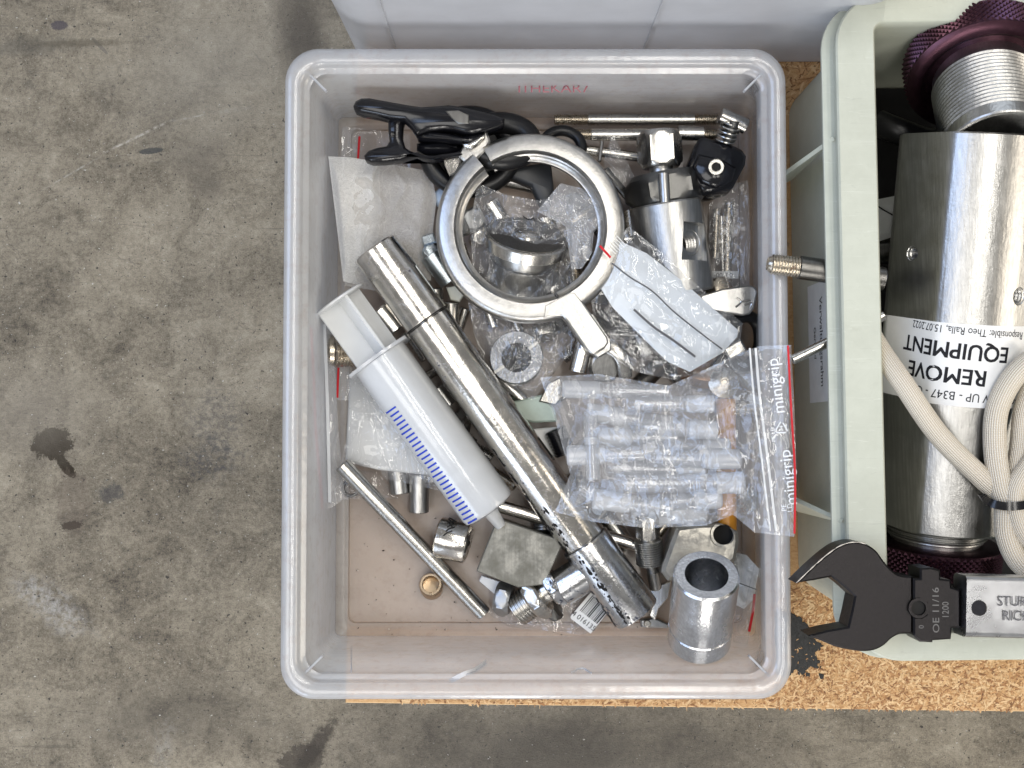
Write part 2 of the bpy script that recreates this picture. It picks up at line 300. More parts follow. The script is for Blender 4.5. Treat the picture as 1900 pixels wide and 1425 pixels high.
# ------------------------------------------------------------------ geometry helpers
ORG = {}
class M:
    """collects geometry in centimetres"""
    def __init__(s): s.v = []; s.f = []; s.u = []
    def addv(s, p): s.v.append(Vector(p)); return len(s.v)-1
    def strips(s, rings, closed_u=True, cap0=False, cap1=False):
        idx = [[s.addv(p) for p in r] for r in rings]; n = len(rings[0])
        for a, b in zip(idx, idx[1:]):
            for i in range(n if closed_u else n-1):
                j = (i+1) % n; s.f.append((a[i], a[j], b[j], b[i]))
        if cap0: s.f.append(tuple(reversed(idx[0])))
        if cap1: s.f.append(tuple(idx[-1]))
        return idx
    def lathe(s, A, B, prof, seg=40, sect=None, roll=0.0, scale_t=True):
        """prof: (t, r) pairs, t from 0 (A) to 1 (B); sect(theta) scales the radius"""
        A = Vector(A); B = Vector(B); ax = (B-A); L = ax.length; a = ax.normalized()
        ref = Vector((0,0,1)) if abs(a.z) < .93 else Vector((0,1,0))
        u = (ref - a*ref.dot(a)).normalized(); w_ = a.cross(u)
        rings = []
        for t, r in prof:
            c = A + a*(t*L)
            ring = []
            for k in range(seg):
                th = 2*PI*k/seg + roll
                rr = max(r, 1e-4)*(sect(th, r) if sect else 1)
                ring.append(c + (u*math.cos(th)+w_*math.sin(th))*rr)
            rings.append(ring)
        s.strips(rings, True, prof[0][1] > 0, prof[-1][1] > 0)
        return s
    def tube(s, A, B, r, ri=None, ch=.04, seg=36):
        """round bar (or pipe with bore ri) with small chamfers, from A to B"""
        L = (Vector(B)-Vector(A)).length; c = ch/L
        if ri is None: return s.lathe(A, B, [(0, r-ch), (c, r), (1-c, r), (1, r-ch)], seg)
        dep = min(.9, 3*r/L)
        return s.lathe(A, B, [(dep, 0), (dep, ri), (c, ri), (0, ri+ch), (0, r-ch), (c, r), (1-c, r), (1, r-ch), (1, ri+ch), (1-c, ri), (1-dep*.9+ (0 if dep<.5 else .3), ri), (1-dep*.9+(0 if dep<.5 else .3), 0)], seg)
    def hexbar(s, A, B, af, bore=None, roll=0.0):
        """hexagon nut of width across flats af with turned corner chamfers"""
        L = (Vector(B)-Vector(A)).length; R = af/math.sqrt(3)
        def sect(th, r):
            x = (th - roll) % (PI/3) - PI/6
            return min(1.0, (af/2/math.cos(x))/max(r, 1e-6)) if r > af*.45 else 1.0
        c = min(.16*af/L, .3)
        p = [(0, af*.46), (c*.5, af/2*1.02), (c, R), (1-c, R), (1-c*.5, af/2*1.02), (1, af*.46)]
        if bore: p = [(.35, 0), (.35, bore), (0, bore)] + p + [(1, bore), (.65, bore), (.65, 0)]
        return s.lathe(A, B, p, 48, sect, roll)
    def thread(s, A, B, r, pitch=.16, depth=.07, seg=40, ends=True):
        L = (Vector(B)-Vector(A)).length; n = max(2, int(L/pitch)); p = [(0, r-depth*1.6)] if ends else [(0, r-depth)]
        for i in range(n):
            p += [((i+.08)/n, r-depth), ((i+.42)/n, r), ((i+.58)/n, r), ((i+.92)/n, r-depth)]
        p.append((1, r-depth))
        return s.lathe(A, B, p, seg)
    def sweep(s, path, sec, closed=False, up=Vector((0,0,1)), caps=True, frames=False, sc=None):
        """sweep a 2D section (side, up) along a path"""
        P = [Vector(p) for p in path]; n = len(P); rings = []
        N = None; ulen = 0; uv = []
        for i in range(n):
            a = P[(i-1) % n] if closed or i > 0 else P[i]; b = P[(i+1) % n] if closed or i < n-1 else P[i]
            t = (b-a).normalized()
            if frames:
                if N is None:
                    ref = Vector((0,0,1)) if abs(t.z) < .9 else Vector((1,0,0)); N = (ref - t*ref.dot(t)).normalized()
                else: N = (N - t*N.dot(t)).normalized()
                U = N
            else: U = (up - t*up.dot(t)).normalized()
            Sd = t.cross(U); k = sc[i] if sc else 1
            rings.append([P[i] + Sd*x*k + U*y*k for x, y in sec])
        if closed: rings.append(rings[0])
        s.strips(rings, True, caps and not closed, caps and not closed)
        return s
    def pipe(s, path, r, seg=12, closed=False, sc=None):
        return s.sweep(path, [(r*math.cos(2*PI*k/seg), r*math.sin(2*PI*k/seg)) for k in range(seg)], closed, frames=True, sc=sc)
    def prism(s, pts, z0, z1, ch=.06, holes=None):
        """outline (3D or 2D points in cm) extruded from z0 to z1 with a chamfered top edge"""
        P = [Vector((p[0], p[1])) for p in pts]
        area = sum(P[i].x*P[(i+1) % len(P)].y-P[(i+1) % len(P)].x*P[i].y for i in range(len(P)))
        if area < 0: P.reverse()
        def inset(d):
            o = []
            for i in range(len(P)):
                a, b, c = P[i-1], P[i], P[(i+1) % len(P)]
                e1 = (b-a).normalized(); e2 = (c-b).normalized()
                n1 = Vector((-e1.y, e1.x)); n2 = Vector((-e2.y, e2.x)); m = n1+n2
                if m.length < 1e-3: m = n1
                m.normalize(); k = d/max(.4, m.dot(n1)); o.append(b+m*k)
            return o
        base = [(p.x, p.y, z0) for p in P]; mid = [(p.x, p.y, z1-ch) for p in P]; top = [(p.x, p.y, z1) for p in inset(ch)]
        s.strips([base, mid, top], True, True, False)
        n = len(P); o = len(s.v)-n; o0 = len(s.v)-3*n
        for tri in geometry.tessellate_polygon([[Vector(t) for t in top]]):
            t = list(tri)
            a, b, c = [s.v[o+k] for k in t]
            if (b-a).cross(c-a).z < 0: t.reverse()
            s.f.append(tuple(o+k for k in t)); s.f.append(tuple(o0+k for k in reversed(t)))
        return s
    def box(s, c, sz, rot=0.0, ch=.05):
        c = Vector(c); x, y, z = sz; q = Matrix.Rotation(rot, 2)
        pts = [Vector((c.x, c.y)) + q @ Vector((sx*x/2, sy*y/2)) for sx, sy in ((-1,-1),(1,-1),(1,1),(-1,1))]
        return s.prism(pts, c.z-z/2, c.z+z/2, ch)
    def grid(s, fn, nu, nv):
        idx = [[s.addv(fn(i/nu, j/nv)) for i in range(nu+1)] for j in range(nv+1)]
        for j in range(nv):
            for i in range(nu): s.f.append((idx[j][i], idx[j][i+1], idx[j+1][i+1], idx[j+1][i]))
        return s
    def build(s, name, mat, parent=None, smooth=35, solid=0, uvw=None):
        o = parent
        org = ORG.get(parent, Vector((0,0,0))) if parent else Vector((0,0,0))
        me = bpy.data.meshes.new(name)
        me.from_pydata([tuple((p-org)*CM) for p in s.v], [], s.f)
        me.update()
        bm = bmesh.new(); bm.from_mesh(me); bmesh.ops.remove_doubles(bm, verts=bm.verts, dist=1e-7) if not uvw else None
        bmesh.ops.recalc_face_normals(bm, faces=bm.faces) if solid == 0 and not uvw else None
        bm.to_mesh(me); bm.free()
        if uvw:
            at = me.attributes.new('uvw', 'FLOAT_VECTOR', 'POINT')
            for i, q in enumerate(uvw): at.data[i].vector = q
        me.polygons.foreach_set('use_smooth', [True]*len(me.polygons)); me.set_sharp_from_angle(angle=math.radians(smooth))
        me.materials.append(mat)
        ob = bpy.data.objects.new(name, me); COL.objects.link(ob)
        if parent: ob.parent = parent; ORG[ob] = org
        else: ORG[ob] = Vector((0,0,0))
        if solid:
            md = ob.modifiers.new('thickness', 'SOLIDIFY'); md.thickness = solid*CM; md.offset = 0
        return ob
def tag(o, label=None, cat=None, group=None, kind=None):
    if label: o['label'] = label
    if cat: o['category'] = cat
    if group: o['group'] = group
    if kind: o['kind'] = kind
    return o
def thing(name, label, cat, at, group=None):
    o = bpy.data.objects.new(name, None); COL.objects.link(o); at = Vector(at)
    o.location = at*CM; o.empty_display_size = .01; ORG[o] = at
    return tag(o, label, cat, group)
def text(s, at, size, rot, mat, parent, name='lettering', thick=.02, flip=False, fn=None, align='CENTER', bold=0.0, sx=1.0):
    """lettering laid flat (rot about z, radians) as real thin mesh; fn bends it onto a surface"""
    cu = bpy.data.curves.new(name, 'FONT'); cu.body = s; cu.size = size; cu.align_x = align; cu.align_y = 'CENTER'; cu.extrude = thick/2
    cu.resolution_u = 3
    ob = bpy.data.objects.new('tmp', cu); me = bpy.data.meshes.new_from_object(ob)
    q = Matrix.Rotation(rot, 3, 'Z'); m = M()
    for k, (ox, oy) in enumerate(((0, 0), (bold, 0), (0, bold*.7), (bold, bold*.7)) if bold else ((0, 0),)):
        b_ = len(m.v)
        for v in me.vertices:
            c = Vector(v.co); c.x = c.x*sx+ox; c.y += oy; c.z += k*.0015
            if flip: c.x = -c.x
            c = q @ c
            m.v.append(fn(c)+Vector((0, 0, k*.002)) if fn else Vector(at)+c)
        m.f += [tuple(b_+i for i in p.vertices) for p in me.polygons]
    bpy.data.objects.remove(ob); bpy.data.curves.remove(cu); bpy.data.meshes.remove(me)
    return m.build(name, mat, parent, 30)
def resample(pl, t, closed=False):
    d = [0]
    for a, b in zip(pl, pl[1:]): d.append(d[-1]+(Vector(b)-Vector(a)).length)
    x = t*d[-1]
    for i in range(len(pl)-1):
        if x <= d[i+1] or i == len(pl)-2:
            k = (x-d[i])/max(1e-9, d[i+1]-d[i]); return Vector(pl[i]).lerp(Vector(pl[i+1]), min(1, max(0, k)))
def smooth_path(pts, n=10, closed=False):
    P = [Vector(p) for p in pts]; out = []; m = len(P)
    rng = range(m if closed else m-1)
    for i in rng:
        p0 = P[i-1] if (closed or i > 0) else P[i]; p1 = P[i]; p2 = P[(i+1) % m]; p3 = P[(i+2) % m] if (closed or i+2 < m) else P[(i+1) % m]
        for k in range(n):
            t = k/n; out.append(.5*((2*p1)+(p2-p0)*t+(2*p0-5*p1+4*p2-p3)*t*t+(3*p1-p0-3*p2+p3)*t**3))
    if not closed: out.append(P[-1])
    return out
def crease(x, y, seed, sc=1.0):
    v = 0; a = 1.0; f = .22*sc
    for k in range(3):
        n = noise.noise(Vector((x*f+seed*7.3, y*f-seed*3.1, k*5.7+seed)))
        v += a*(1-min(abs(n), .22)*4.2); a *= .48; f *= 2.1
    return v/2
def film_bag(parent, name, mat, top, right, bottom, left, z, bulge=.5, wr=.25, seed=1, n=(44, 34), sc=1.0, two=True, zc=None):
    """a bag of film over a four-sided outline (px). z: number or 4 corner heights TL,TR,BR,BL"""
    if isinstance(z, (int, float)): z = (z,)*4
    def pos(u, v):
        zz = (z[0]*(1-u)+z[1]*u)*(1-v) + (z[3]*(1-u)+z[2]*u)*v
        T = resample(top, u); B = resample(bottom, u); L = resample(left, v); R = resample(right, v)
        c = (T*(1-v)+B*v + L*(1-u)+R*u - ((Vector(top[0])*(1-u)+Vector(top[-1])*u)*(1-v) + (Vector(bottom[0])*(1-u)+Vector(bottom[-1])*u)*v))
        e = min(1.0, 4*min(u, 1-u, v, 1-v)*1.6); e = e*e*(3-2*e)
        return c, zz, e
    def up(u, v):
        c, zz, e = pos(u, v); k = crease(c.x/28, c.y/28, seed, sc)
        h = zz + e*bulge + (k-.35)*wr*(.35+.65*e)
        return W(c.x, c.y, h)
    def dn(u, v):
        c, zz, e = pos(u, v); k = crease(c.x/28, c.y/28, seed+11, sc)
        return W(c.x, c.y, zz - e*bulge*.35 - (k-.35)*wr*.5*e - .03)
    m = M(); m.grid(up, *n)
    if two: m.grid(dn, *n)
    return m.build(name, mat, parent, 60, uvw=[(0,0,0)]*len(m.v))
def pxpts(l, z): return [W(x, y, z) for x, y in l]

# ================================================================== SETTING
m = M(); m.v = [Vector(p) for p in ((-260,-260,-40),(260,-260,-40),(260,260,-40),(-260,260,-40))]; m.f = [(0,1,2,3)]
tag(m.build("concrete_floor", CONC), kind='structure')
grit = M(); rg = random.Random(3)
for k in range(420):
    p = W(rg.uniform(0, 640) if k % 3 else rg.uniform(0, 1900), rg.uniform(0, 1425) if k % 3 else rg.uniform(1325, 1425), -40)
    r = rg.choice((.05, .06, .08, .12)); n_ = 5; b = len(grit.v); a0 = rg.random()*6
    for i in range(n_):
        rr = r*rg.uniform(.5, 1.3); grit.addv(p + Vector((rr*math.cos(a0+i*2*PI/n_), rr*.6*math.sin(a0+i*2*PI/n_), .005)))
    c_ = grit.addv(p+Vector((0,0,r*.5)))
    for i in range(n_): grit.f.append((b+i, b+(i+1) % n_, c_))
g_ = G("floor_grit"); isl = g_.geo.outputs['Random Per Island']
GRIT = g_.done(g_.pbr(g_.ramp(isl, (0.0, (.04,.037,.035)), (.60, (.05,.045,.04)), (.64, (.55,.52,.47)), (1.0, (.65,.63,.58))), .8))
tag(grit.build("floor_grit", GRIT), "scattered grit, paint crumbs and dark specks lying on the concrete floor", "grit", kind='stuff')

# the particle-board table top, its near edge just below the boxes
tb = thing("table", "raw particle board table top under the plastic boxes, seen along its near edge", "table", (0, 0, -2.0))
e0 = W(735, 1306, 0); e1 = W(1900, 1321, 0); d_ = (e1-e0).normalized(); nn = Vector((-d_.y, d_.x, 0))
c0 = W(641, 1304, 0); c1 = c0 + d_*62; c2 = c1 + nn*66; c3 = c0 + nn*66
m = M(); m.prism([c0, c1, c2, c3], -1.9, 0, .05); m.build("tabletop", WOOD, tb)
m = M(); m.box((14, 0, -21), (3.2, 3.2, 37.9), 0, .2); m.build("leg", GREYST, tb)
fl = M(); rf = random.Random(11)
def chip(px, py, zoff, Lc, wc, a):
    c = W(px, py, 0); c.z = zoff; q = Matrix.Rotation(a, 2); k = []
    for sx, sy in ((-1,-.5),(-.3,-1),(.8,-.7),(1,.3),(.2,1),(-.8,.6)):
        v = q @ Vector((sx*Lc/2*rf.uniform(.75,1.1), sy*wc/2*rf.uniform(.7,1.1))); k.append(fl.addv(c + Vector((v.x, v.y, rf.uniform(-.012, .02)))))
    fl.f.append(tuple(k))
regs = [((1440, 1180), (1900, 1322), 8500), ((740, 1292), (1480, 1312), 900), ((1440, 100), (1560, 215), 500), ((1440, 1085), (1570, 1190), 700), ((636, 70), (700, 110), 120)]
for (x0, y0), (x1, y1), cnt in regs:
    for k in range(cnt):
        x = rf.uniform(x0, x1); y = rf.uniform(y0, y1); p = W(x, y, 0)
        if (p-e0).dot(nn) < .12 or (p-c0).dot(d_) < .1: continue
        chip(x, y, .012+.03*rf.random(), rf.uniform(.12, .78), rf.uniform(.05, .20), rf.gauss(.4, 1.0))
# black smear of tape glue on the board
def blob(pts, z, n=6, jit=4, seed=1):
    r_ = random.Random(seed); o = []
    for i in range(len(pts)):
        a = Vector(pts[i]); b = Vector(pts[(i+1) % len(pts)])
        for k in range(n):
            p = a.lerp(b, k/n); o.append(W(p.x+r_.uniform(-jit, jit), p.y+r_.uniform(-jit, jit), z))
    return o
BLK = plastic("black_tar", (.010, .011, .012), .42, bumps=1.0, scale=3.5, spec=.4)
m = M(); m.prism(blob([(1440,1130),(1476,1140),(1500,1160),(1508,1172),(1512,1185),(1528,1196),(1512,1214),(1520,1226),(1516,1240),(1500,1236),(1490,1252),(1476,1240),(1462,1256),(1440,1252)], 0, 8, 2.6, 5), -.01, .09, .02)
m.build("tar_smear", BLK, tb)
for k in range(40):
    a_ = rf.uniform(0, 2*PI); q_ = rf.uniform(.2, 1); cx_, cy_ = 1495+38*q_*math.cos(a_), 1205+44*q_*math.sin(a_)
    if k > 13: chip(cx_, cy_, .10, rf.uniform(.05, .25), rf.uniform(.03, .09), rf.uniform(0, 3)); continue
    x = rf.uniform(1478, 1535); y = rf.uniform(1185, 1262); r = rf.uniform(1.5, 5)
    m = M(); m.prism(blob([(x-r,y-r),(x+r,y-r*.7),(x+r,y+r),(x-r*.6,y+r)], 0, 2, 1.2, k), -.01, .065, .01); m.build("tar_speck", BLK, tb)

tag(fl.build("wood_flakes", WOOD, tb, uvw=[(0,0,0)]*len(fl.v)), kind='stuff')

# ------------------------------------------------------------------ boxes (rounded rectangular loft)
def rrect(x0, y0, x1, y1, r, z, n=9):
    o = []
    for cx, cy, a0 in ((x1-r, y1-r, 0), (x0+r, y1-r, PI/2), (x0+r, y0+r, PI), (x1-r, y0+r, 3*PI/2)):
        for k in range(n+1):
            a = a0 + PI/2*k/n; o.append(Vector((cx+r*math.cos(a), cy+r*math.sin(a), z)))
    return o
def xf(o, a, ring): 
    q = Matrix.Rotation(a, 3, 'Z'); return [q @ p + o for p in ring]

# near box: rim plane at z 10
RZ = 10.0
L0 = W(524, 1200, RZ); L1 = W(524, 250, RZ); R0 = W(1475, 1200, RZ); T0 = W(990, 89, RZ); B0 = W(990, 1298, RZ)
bx0 = (L0.x+L1.x)/2; bx1 = (W(1453, 250, RZ).x+R0.x)/2; by1 = T0.y; by0 = B0.y
fx0 = W(624, 700, .35).x; fx1 = W(1399, 700, .35).x; fy1 = W(990, 217, .35).y; fy0 = W(990, 1181, .35).y
def inter(a, b, k): return a+(b-a)*k
box = thing("storage_box", "clear plastic storage box full of steel fittings and small bags, nearest the middle", "plastic box", ((bx0+bx1)/2, (by0+by1)/2, 0))
rings = []
lv = [  # inset from rim rectangle as k toward the floor rectangle, z, corner radius
    (0, 0, RZ-.95, 2.0, .02), (0, 0, RZ-.35, 2.0, 0), (0, 0, RZ-.12, 1.95, .07), (0, 0, RZ-.0, 1.8, .28), (0, 0, RZ-.02, 1.6, .62), (0, 0, RZ-.10, 1.5, .86),
    (0, 0, RZ-.16, 1.45, .93), (0, 0, RZ-.42, 1.4, .99), (0, 0, RZ-.62, 1.3, 1.10), (0, 0, RZ-.70, 1.25, 1.34)]
m = M()
for a_, b_, z, r, ins in lv: rings.append(rrect(bx0+ins, by0+ins, bx1-ins, by1-ins, r, z))
IX0, IY0, IX1, IY1 = bx0+1.36, by0+1.36, bx1-1.36, by1-1.36
steps = [(0.0, RZ-.75, 1.2), (.03, RZ-1.6, 1.15), (.10, RZ-1.66, 1.1), (.13, RZ-2.7, 1.05), (.20, RZ-2.76, 1.0), (.6, 4.5, .8), (.93, .9, .6), (.985, .45, .5), (1.0, .36, .42)]
for k, z, r in steps:
    rings.append(rrect(inter(IX0, fx0, k), inter(IY0, fy0, k), inter(IX1, fx1, k), inter(IY1, fy1, k), r, z))
m.strips(rings, True); wall_o = m.build("wall", BOXM, box, 50, solid=.10)
m = M(); fr = []
for ins, z, r in ((0, .36, .42), (.72, .34, .6), (.76, .56, .55), (.90, .57, .5), (.95, .30, .5), (1.6, .29, .5)):
    fr.append(rrect(fx0+ins, fy0+ins, fx1-ins, fy1-ins, r, z))
m.strips(fr, True, False, True); m.build("base", BOXF, box, 50, solid=.08)
for (x, y), a in (((bx0+1.25, by0+1.3), PI/4), ((bx1-1.25, by0+1.3), -PI/4), ((bx0+1.25, by1-1.3), -PI/4), ((bx1-1.25, by1-1.3), PI/4)):
    cx = x + (.55 if x < 0 else -.55); cy_ = y + (.55 if y < 0 else -.55)
    m = M(); m.box((cx, cy_, RZ-.75), (1.7, .13, .5), a, .04); m.build("corner_rib", SCRATCH if False else BOXB, box)
def wall_mark(pts, w_, z, name, mat, side='S'):
    m = M(); P = smooth_path([W(x, y, z_) for (x, y), z_ in zip(pts, z)], 6); m.sweep(P, [(-w_, -.012), (w_, -.012), (w_, .012), (-w_, .012)]); m.build(name, mat, box)
def yz_wall_south(py):   # height on the near wall for a picture row
    best = None
    for i in range(60):
        k = i/59; y = inter(IY0, fy0, k); z = RZ-.75 + (.36-RZ+.75)*k
        p = W(900, py, z)
        if best is None or abs(p.y-y) < best[0]: best = (abs(p.y-y), z)
    return best[1]
wall_mark([(835, 1264), (862, 1250), (882, 1243), (902, 1229)], .14, [yz_wall_south(y)+.12 for y in (1264, 1250, 1243, 1229)], "scuff_mark", SCRATCH)
wall_mark([(652, 1200), (652, 1222), (652, 1248)], .04, [yz_wall_south(y)+.12 for y in (1200, 1222, 1248)], "scuff_mark", SCRATCH)
wall_mark([(1060, 1248), (1080, 1240), (1098, 1250)], .05, [yz_wall_south(y)+.12 for y in (1248, 1240, 1250)], "scuff_mark", SCRATCH)
# faint red marker writing on the far wall
def far_wall(px, py):
    for i in range(200):
        k = i/199; z = RZ-2.8-(RZ-3.2)*k; kk = inter(.2, 1, k); y = inter(IY1, fy1, kk); p = W(px, py, z)
        if p.y <= y: return Vector((p.x, p.y-.09, z))
    return W(px, py, 7)
def fw(c):
    return far_wall(1027+c.x*29, 162-c.y*29)
text("I1HEKAR7", None, .78, 0, PINKRED, box, name='marker_writing', thick=.002, fn=fw, sx=1.35)

# far frosted bin, only its near wall and one corner in the picture
b0 = W(656, 112, 0); fbx0, fby0 = b0.x, W(1000, 113, 0).y
fb = thing("storage_bin", "frosted ribbed plastic bin standing behind the clear storage box", "plastic bin", (fbx0+20, fby0+14, 0))
m = M(); rings = []
for z, d_o, r in ((0.05, 0, 1.6), (.4, -.1, 2.0), (6, -.35, 2.6), (17.5, -.8, 3.2), (17.6, -1.3, 3.9), (18, -1.4, 4.0), (18.1, -1.3, 3.9)):
    rings.append(rrect(fbx0+d_o, fby0+d_o, fbx0+34.2-d_o*.2, fby0+28-d_o, r, z))
m.strips(rings, True, True); m.build("wall", BOXB, fb, 50, solid=.14)
for px in (742, 1186):
    p = W(px, 100, 0); m = M(); x = p.x
    m.sweep([(x, fby0-.02, .3), (x, fby0-.42, 7), (x, fby0-.86, 17.4)], [(-.12, -.18), (.12, -.18), (.12, .12), (-.12, .12)], up=Vector((0,1,0)))
    m.build("rib", BOXB, fb)
m = M(); p = W(1462, 62, 5); m.lathe(p+Vector((-3.0, 2.2, -1)), p+Vector((2.2, 2.2, -1)), [(0, .8), (.05, 1.2), (.95, 1.2), (1, .8)], 28)  # dark cylinder added in the bin to make its shadow spot
tag(m.build("shadow_spot_cylinder", BLACKM), "dark cylinder added inside the frosted bin for the shadow spot on its wall", "metal part")

# ------------------------------------------------------------------ green-grey crate
CZ = 13.0
pA = W(1552, 120, CZ); pB = W(1573, 1040, CZ); ca = math.atan2(pA.y-pB.y, pA.x-pB.x)-PI/2
cu_ = Vector((math.cos(ca), math.sin(ca), 0)); cv_ = Vector((-math.sin(ca), math.cos(ca), 0))
pbot = W(1760, 1226, CZ); org = pB + cv_*((pbot-pB).dot(cv_)); org.z = 0
ctop = W(1700, -14, CZ); CH = (ctop-org).dot(cv_); CWID = 40.0
def cp(u, v, z): return org + cu_*u + cv_*v + Vector((0,0,z))
def cuv(px, py, z): p = W(px, py, z)-org; return p.dot(cu_), p.dot(cv_)
iu0 = cuv(1624, 100, CZ)[0]; iv1 = cuv(1700, 40, CZ)[1]; iv0 = cuv(1760, 1172, CZ)[1]
crate = thing("crate", "grey green plastic crate holding a large steel cylinder and white cables", "crate", cp(CWID/2, CH/2, 0))
def cr(i0, j0, i1, j1, r, z): return xf(org, ca, rrect(i0, j0, i1, j1, r, z))
m = M()
m.strips([cr(.12, .12, CWID-.12, CH-.12, 2.9, CZ-1.0), cr(0, 0, CWID, CH, 3.0, CZ-.12), cr(.1, .1, CWID-.1, CH-.1, 2.9, CZ), cr(iu0-.1, iv0-.1, CWID-iu0+.1, iv1+.1, .7, CZ), cr(iu0, iv0, CWID-iu0, iv1, .6, CZ-.1), cr(iu0+.03, iv0+.03, CWID-iu0-.03, iv1-.03, .6, CZ-1.0)], True)
m.build("rim", CRATEM, crate, 45)
m = M()
m.strips([cr(iu0, iv0, CWID-iu0, iv1, .6, CZ-.9), cr(iu0+.5, iv0+.5, CWID-iu0-.5, iv1-.5, .6, .6)], True, False, True); m.build("inner_wall", CRATEM, crate, 45)
m = M()
m.strips([cr(.9, 1.1, CWID-1.1, CH-1.1, 2.4, CZ-.5), cr(.1, 2.4, CWID-2, CH-2.0, 2.0, 0.1)], True); m.build("outer_wall", CRATEM, crate, 45)
m = M()
FZ = 11.85
m.strips([cr(1.2, 1.2, CWID-1.2, CH-1.2, 2.4, FZ-.35), cr(-.50, .0, CWID, CH, 3, FZ-.35), cr(-.56, -.03, CWID, CH, 3, FZ-.3), cr(-.56, -.03, CWID, CH, 3, FZ-.04), cr(-.5, .05, CWID, CH, 3, FZ), cr(1.2, 1.2, CWID-1.2, CH-1.2, 2.4, FZ)], True)
m.build("flange", CRATEM, crate, 45)
def crib(px0, py0, px1, py1, z0=9.6, z1=FZ+.0, t=.12, name="gusset"):
    a = cuv(px1, py1, CZ-.3); b = cuv(px0, py0, 9)
    m = M(); A = cp(a[0], a[1], 0); B = cp(b[0]+.2, b[1], 0); d = (B-A).normalized(); s_ = Vector((-d.y, d.x, 0))*t
    v = [A+s_+Vector((0,0,CZ-.9)), B+s_+Vector((0,0,8.2)), B+s_+Vector((0,0,1)), A+s_+Vector((0,0,1)), A-s_+Vector((0,0,CZ-.9)), B-s_+Vector((0,0,8.2)), B-s_+Vector((0,0,1)), A-s_+Vector((0,0,1))]
    m.v = v; m.f = [(0,1,2,3), (7,6,5,4), (0,4,5,1), (1,5,6,2), (3,2,6,7), (4,0,3,7)]
    m.build(name, CRATEM, crate)
crib(1462, 312, 1552, 252); crib(1476, 928, 1568, 968)
# label on the crate's side wall
lb = M(); zt, zb = 8.6, 3.5; qa = cuv(1500, 520, 7)[1]; qb = cuv(1500, 746, 6)[1]
for (v0, z0) in ((qa, zt), (qb, zt), (qb, zb), (qa, zb)): lb.v.append(cp(.1+.8*z0/12.4-.03, v0, z0))
lb.f = [(0,1,2,3)]; lbo = lb.build("side_label", PAPER, crate)
def slab(off):
    def f(c): return cp(.1+.8*(6.4+off+c.y)/12.4-.045, (qa+qb)/2 - c.x, 6.4+off + c.y)
    return f
text("Verwaltungsrahm", None, .85, 0, INK, crate, thick=.002, fn=slab(-.2), sx=.95)
text("Gerhard", None, .6, 0, INK, crate, thick=.002, fn=slab(-1.5))

# black sheet added to deepen the crate's shadow, and odds
m = M(); m.strips([cr(iu0+.6, iv0+.6, CWID-iu0-.6, iv1-.6, .5, .7), cr(iu0+.6, iv0+.6, CWID-iu0-.6, iv1-.6, .5, 1.1)], True, True, True)
tag(m.build("shade_sheet", RUBBER), "black foam mat lining the bottom of the grey green crate", "shade sheet")
m = M(); m.pipe(smooth_path([W(1628, 228, 5), W(1670, 245, 5.6), W(1725, 262, 5.2), W(1790, 250, 4.5)], 8), .85, 20)
tag(m.build("hose", RUBBER), "thick black hose beside the purple knurled ring inside the crate", "hose")
t = thing("paper_note", "crumpled white note with a pen line, deep in the crate beside the steel cylinder", "paper", W(1650, 400, 4))
film_bag(t, "sheet", PAPER, [(1618,372),(1668,362)], [(1668,362),(1655,440)], [(1618,452),(1655,440)], [(1618,372),(1618,452)], (4.2,4.8,4.8,4.2), .2, .2, 5, (14,14), 1, False)
m = M(); m.sweep([W(1622,378,5.0), W(1640,390,5.1), W(1662,402,5.2)], [(-.04,-.02),(.04,-.02),(.04,.02),(-.04,.02)]); m.build("pen_line", INK, t)
m = M(); m.tube(W(1612, 470, 3.4), W(1655, 462, 3.6), .9); tag(m.build("steel_stub", DARKST), "dark round stub lying left of the big cylinder inside the crate", "metal part")
m = M(); m.tube(W(1600, 770, 3.8), W(1650, 763, 4.0), .5); tag(m.build("brass_stub", TARN), "small brassy stub in the dark gap left of the cylinder", "metal part")

# ------------------------------------------------------------------ big steel cylinder with flats
A = W(1806, 262, 10.6); B = W(1738, 968, 6.4)
A += (A-B).normalized()*.25; R = 4.25; AX = (B-A).normalized()
cyl = thing("steel_cylinder", "large turned steel cylinder with a white equipment label, lying in the crate", "steel vessel", B)
flt = [(math.radians(62), .883)]     # (angle from straight up, distance / R)
def csect(th, r):
    k = 1.0
    for a0, d in flt:
        x = math.cos(th-a0)
        if x > 0: k = min(k, d*R/x/r) if r > d*R*.98 else k
    k = min(1.0, k)
    t_ = (th+PI) % (2*PI)-PI
    if r > R*.97 and math.radians(-76) < t_ < math.radians(-29): k = .9976/math.cos(t_+math.radians(33))
    return k
u_c = (Vector((0,0,1)) - AX*AX.z).normalized(); w_c = AX.cross(u_c)
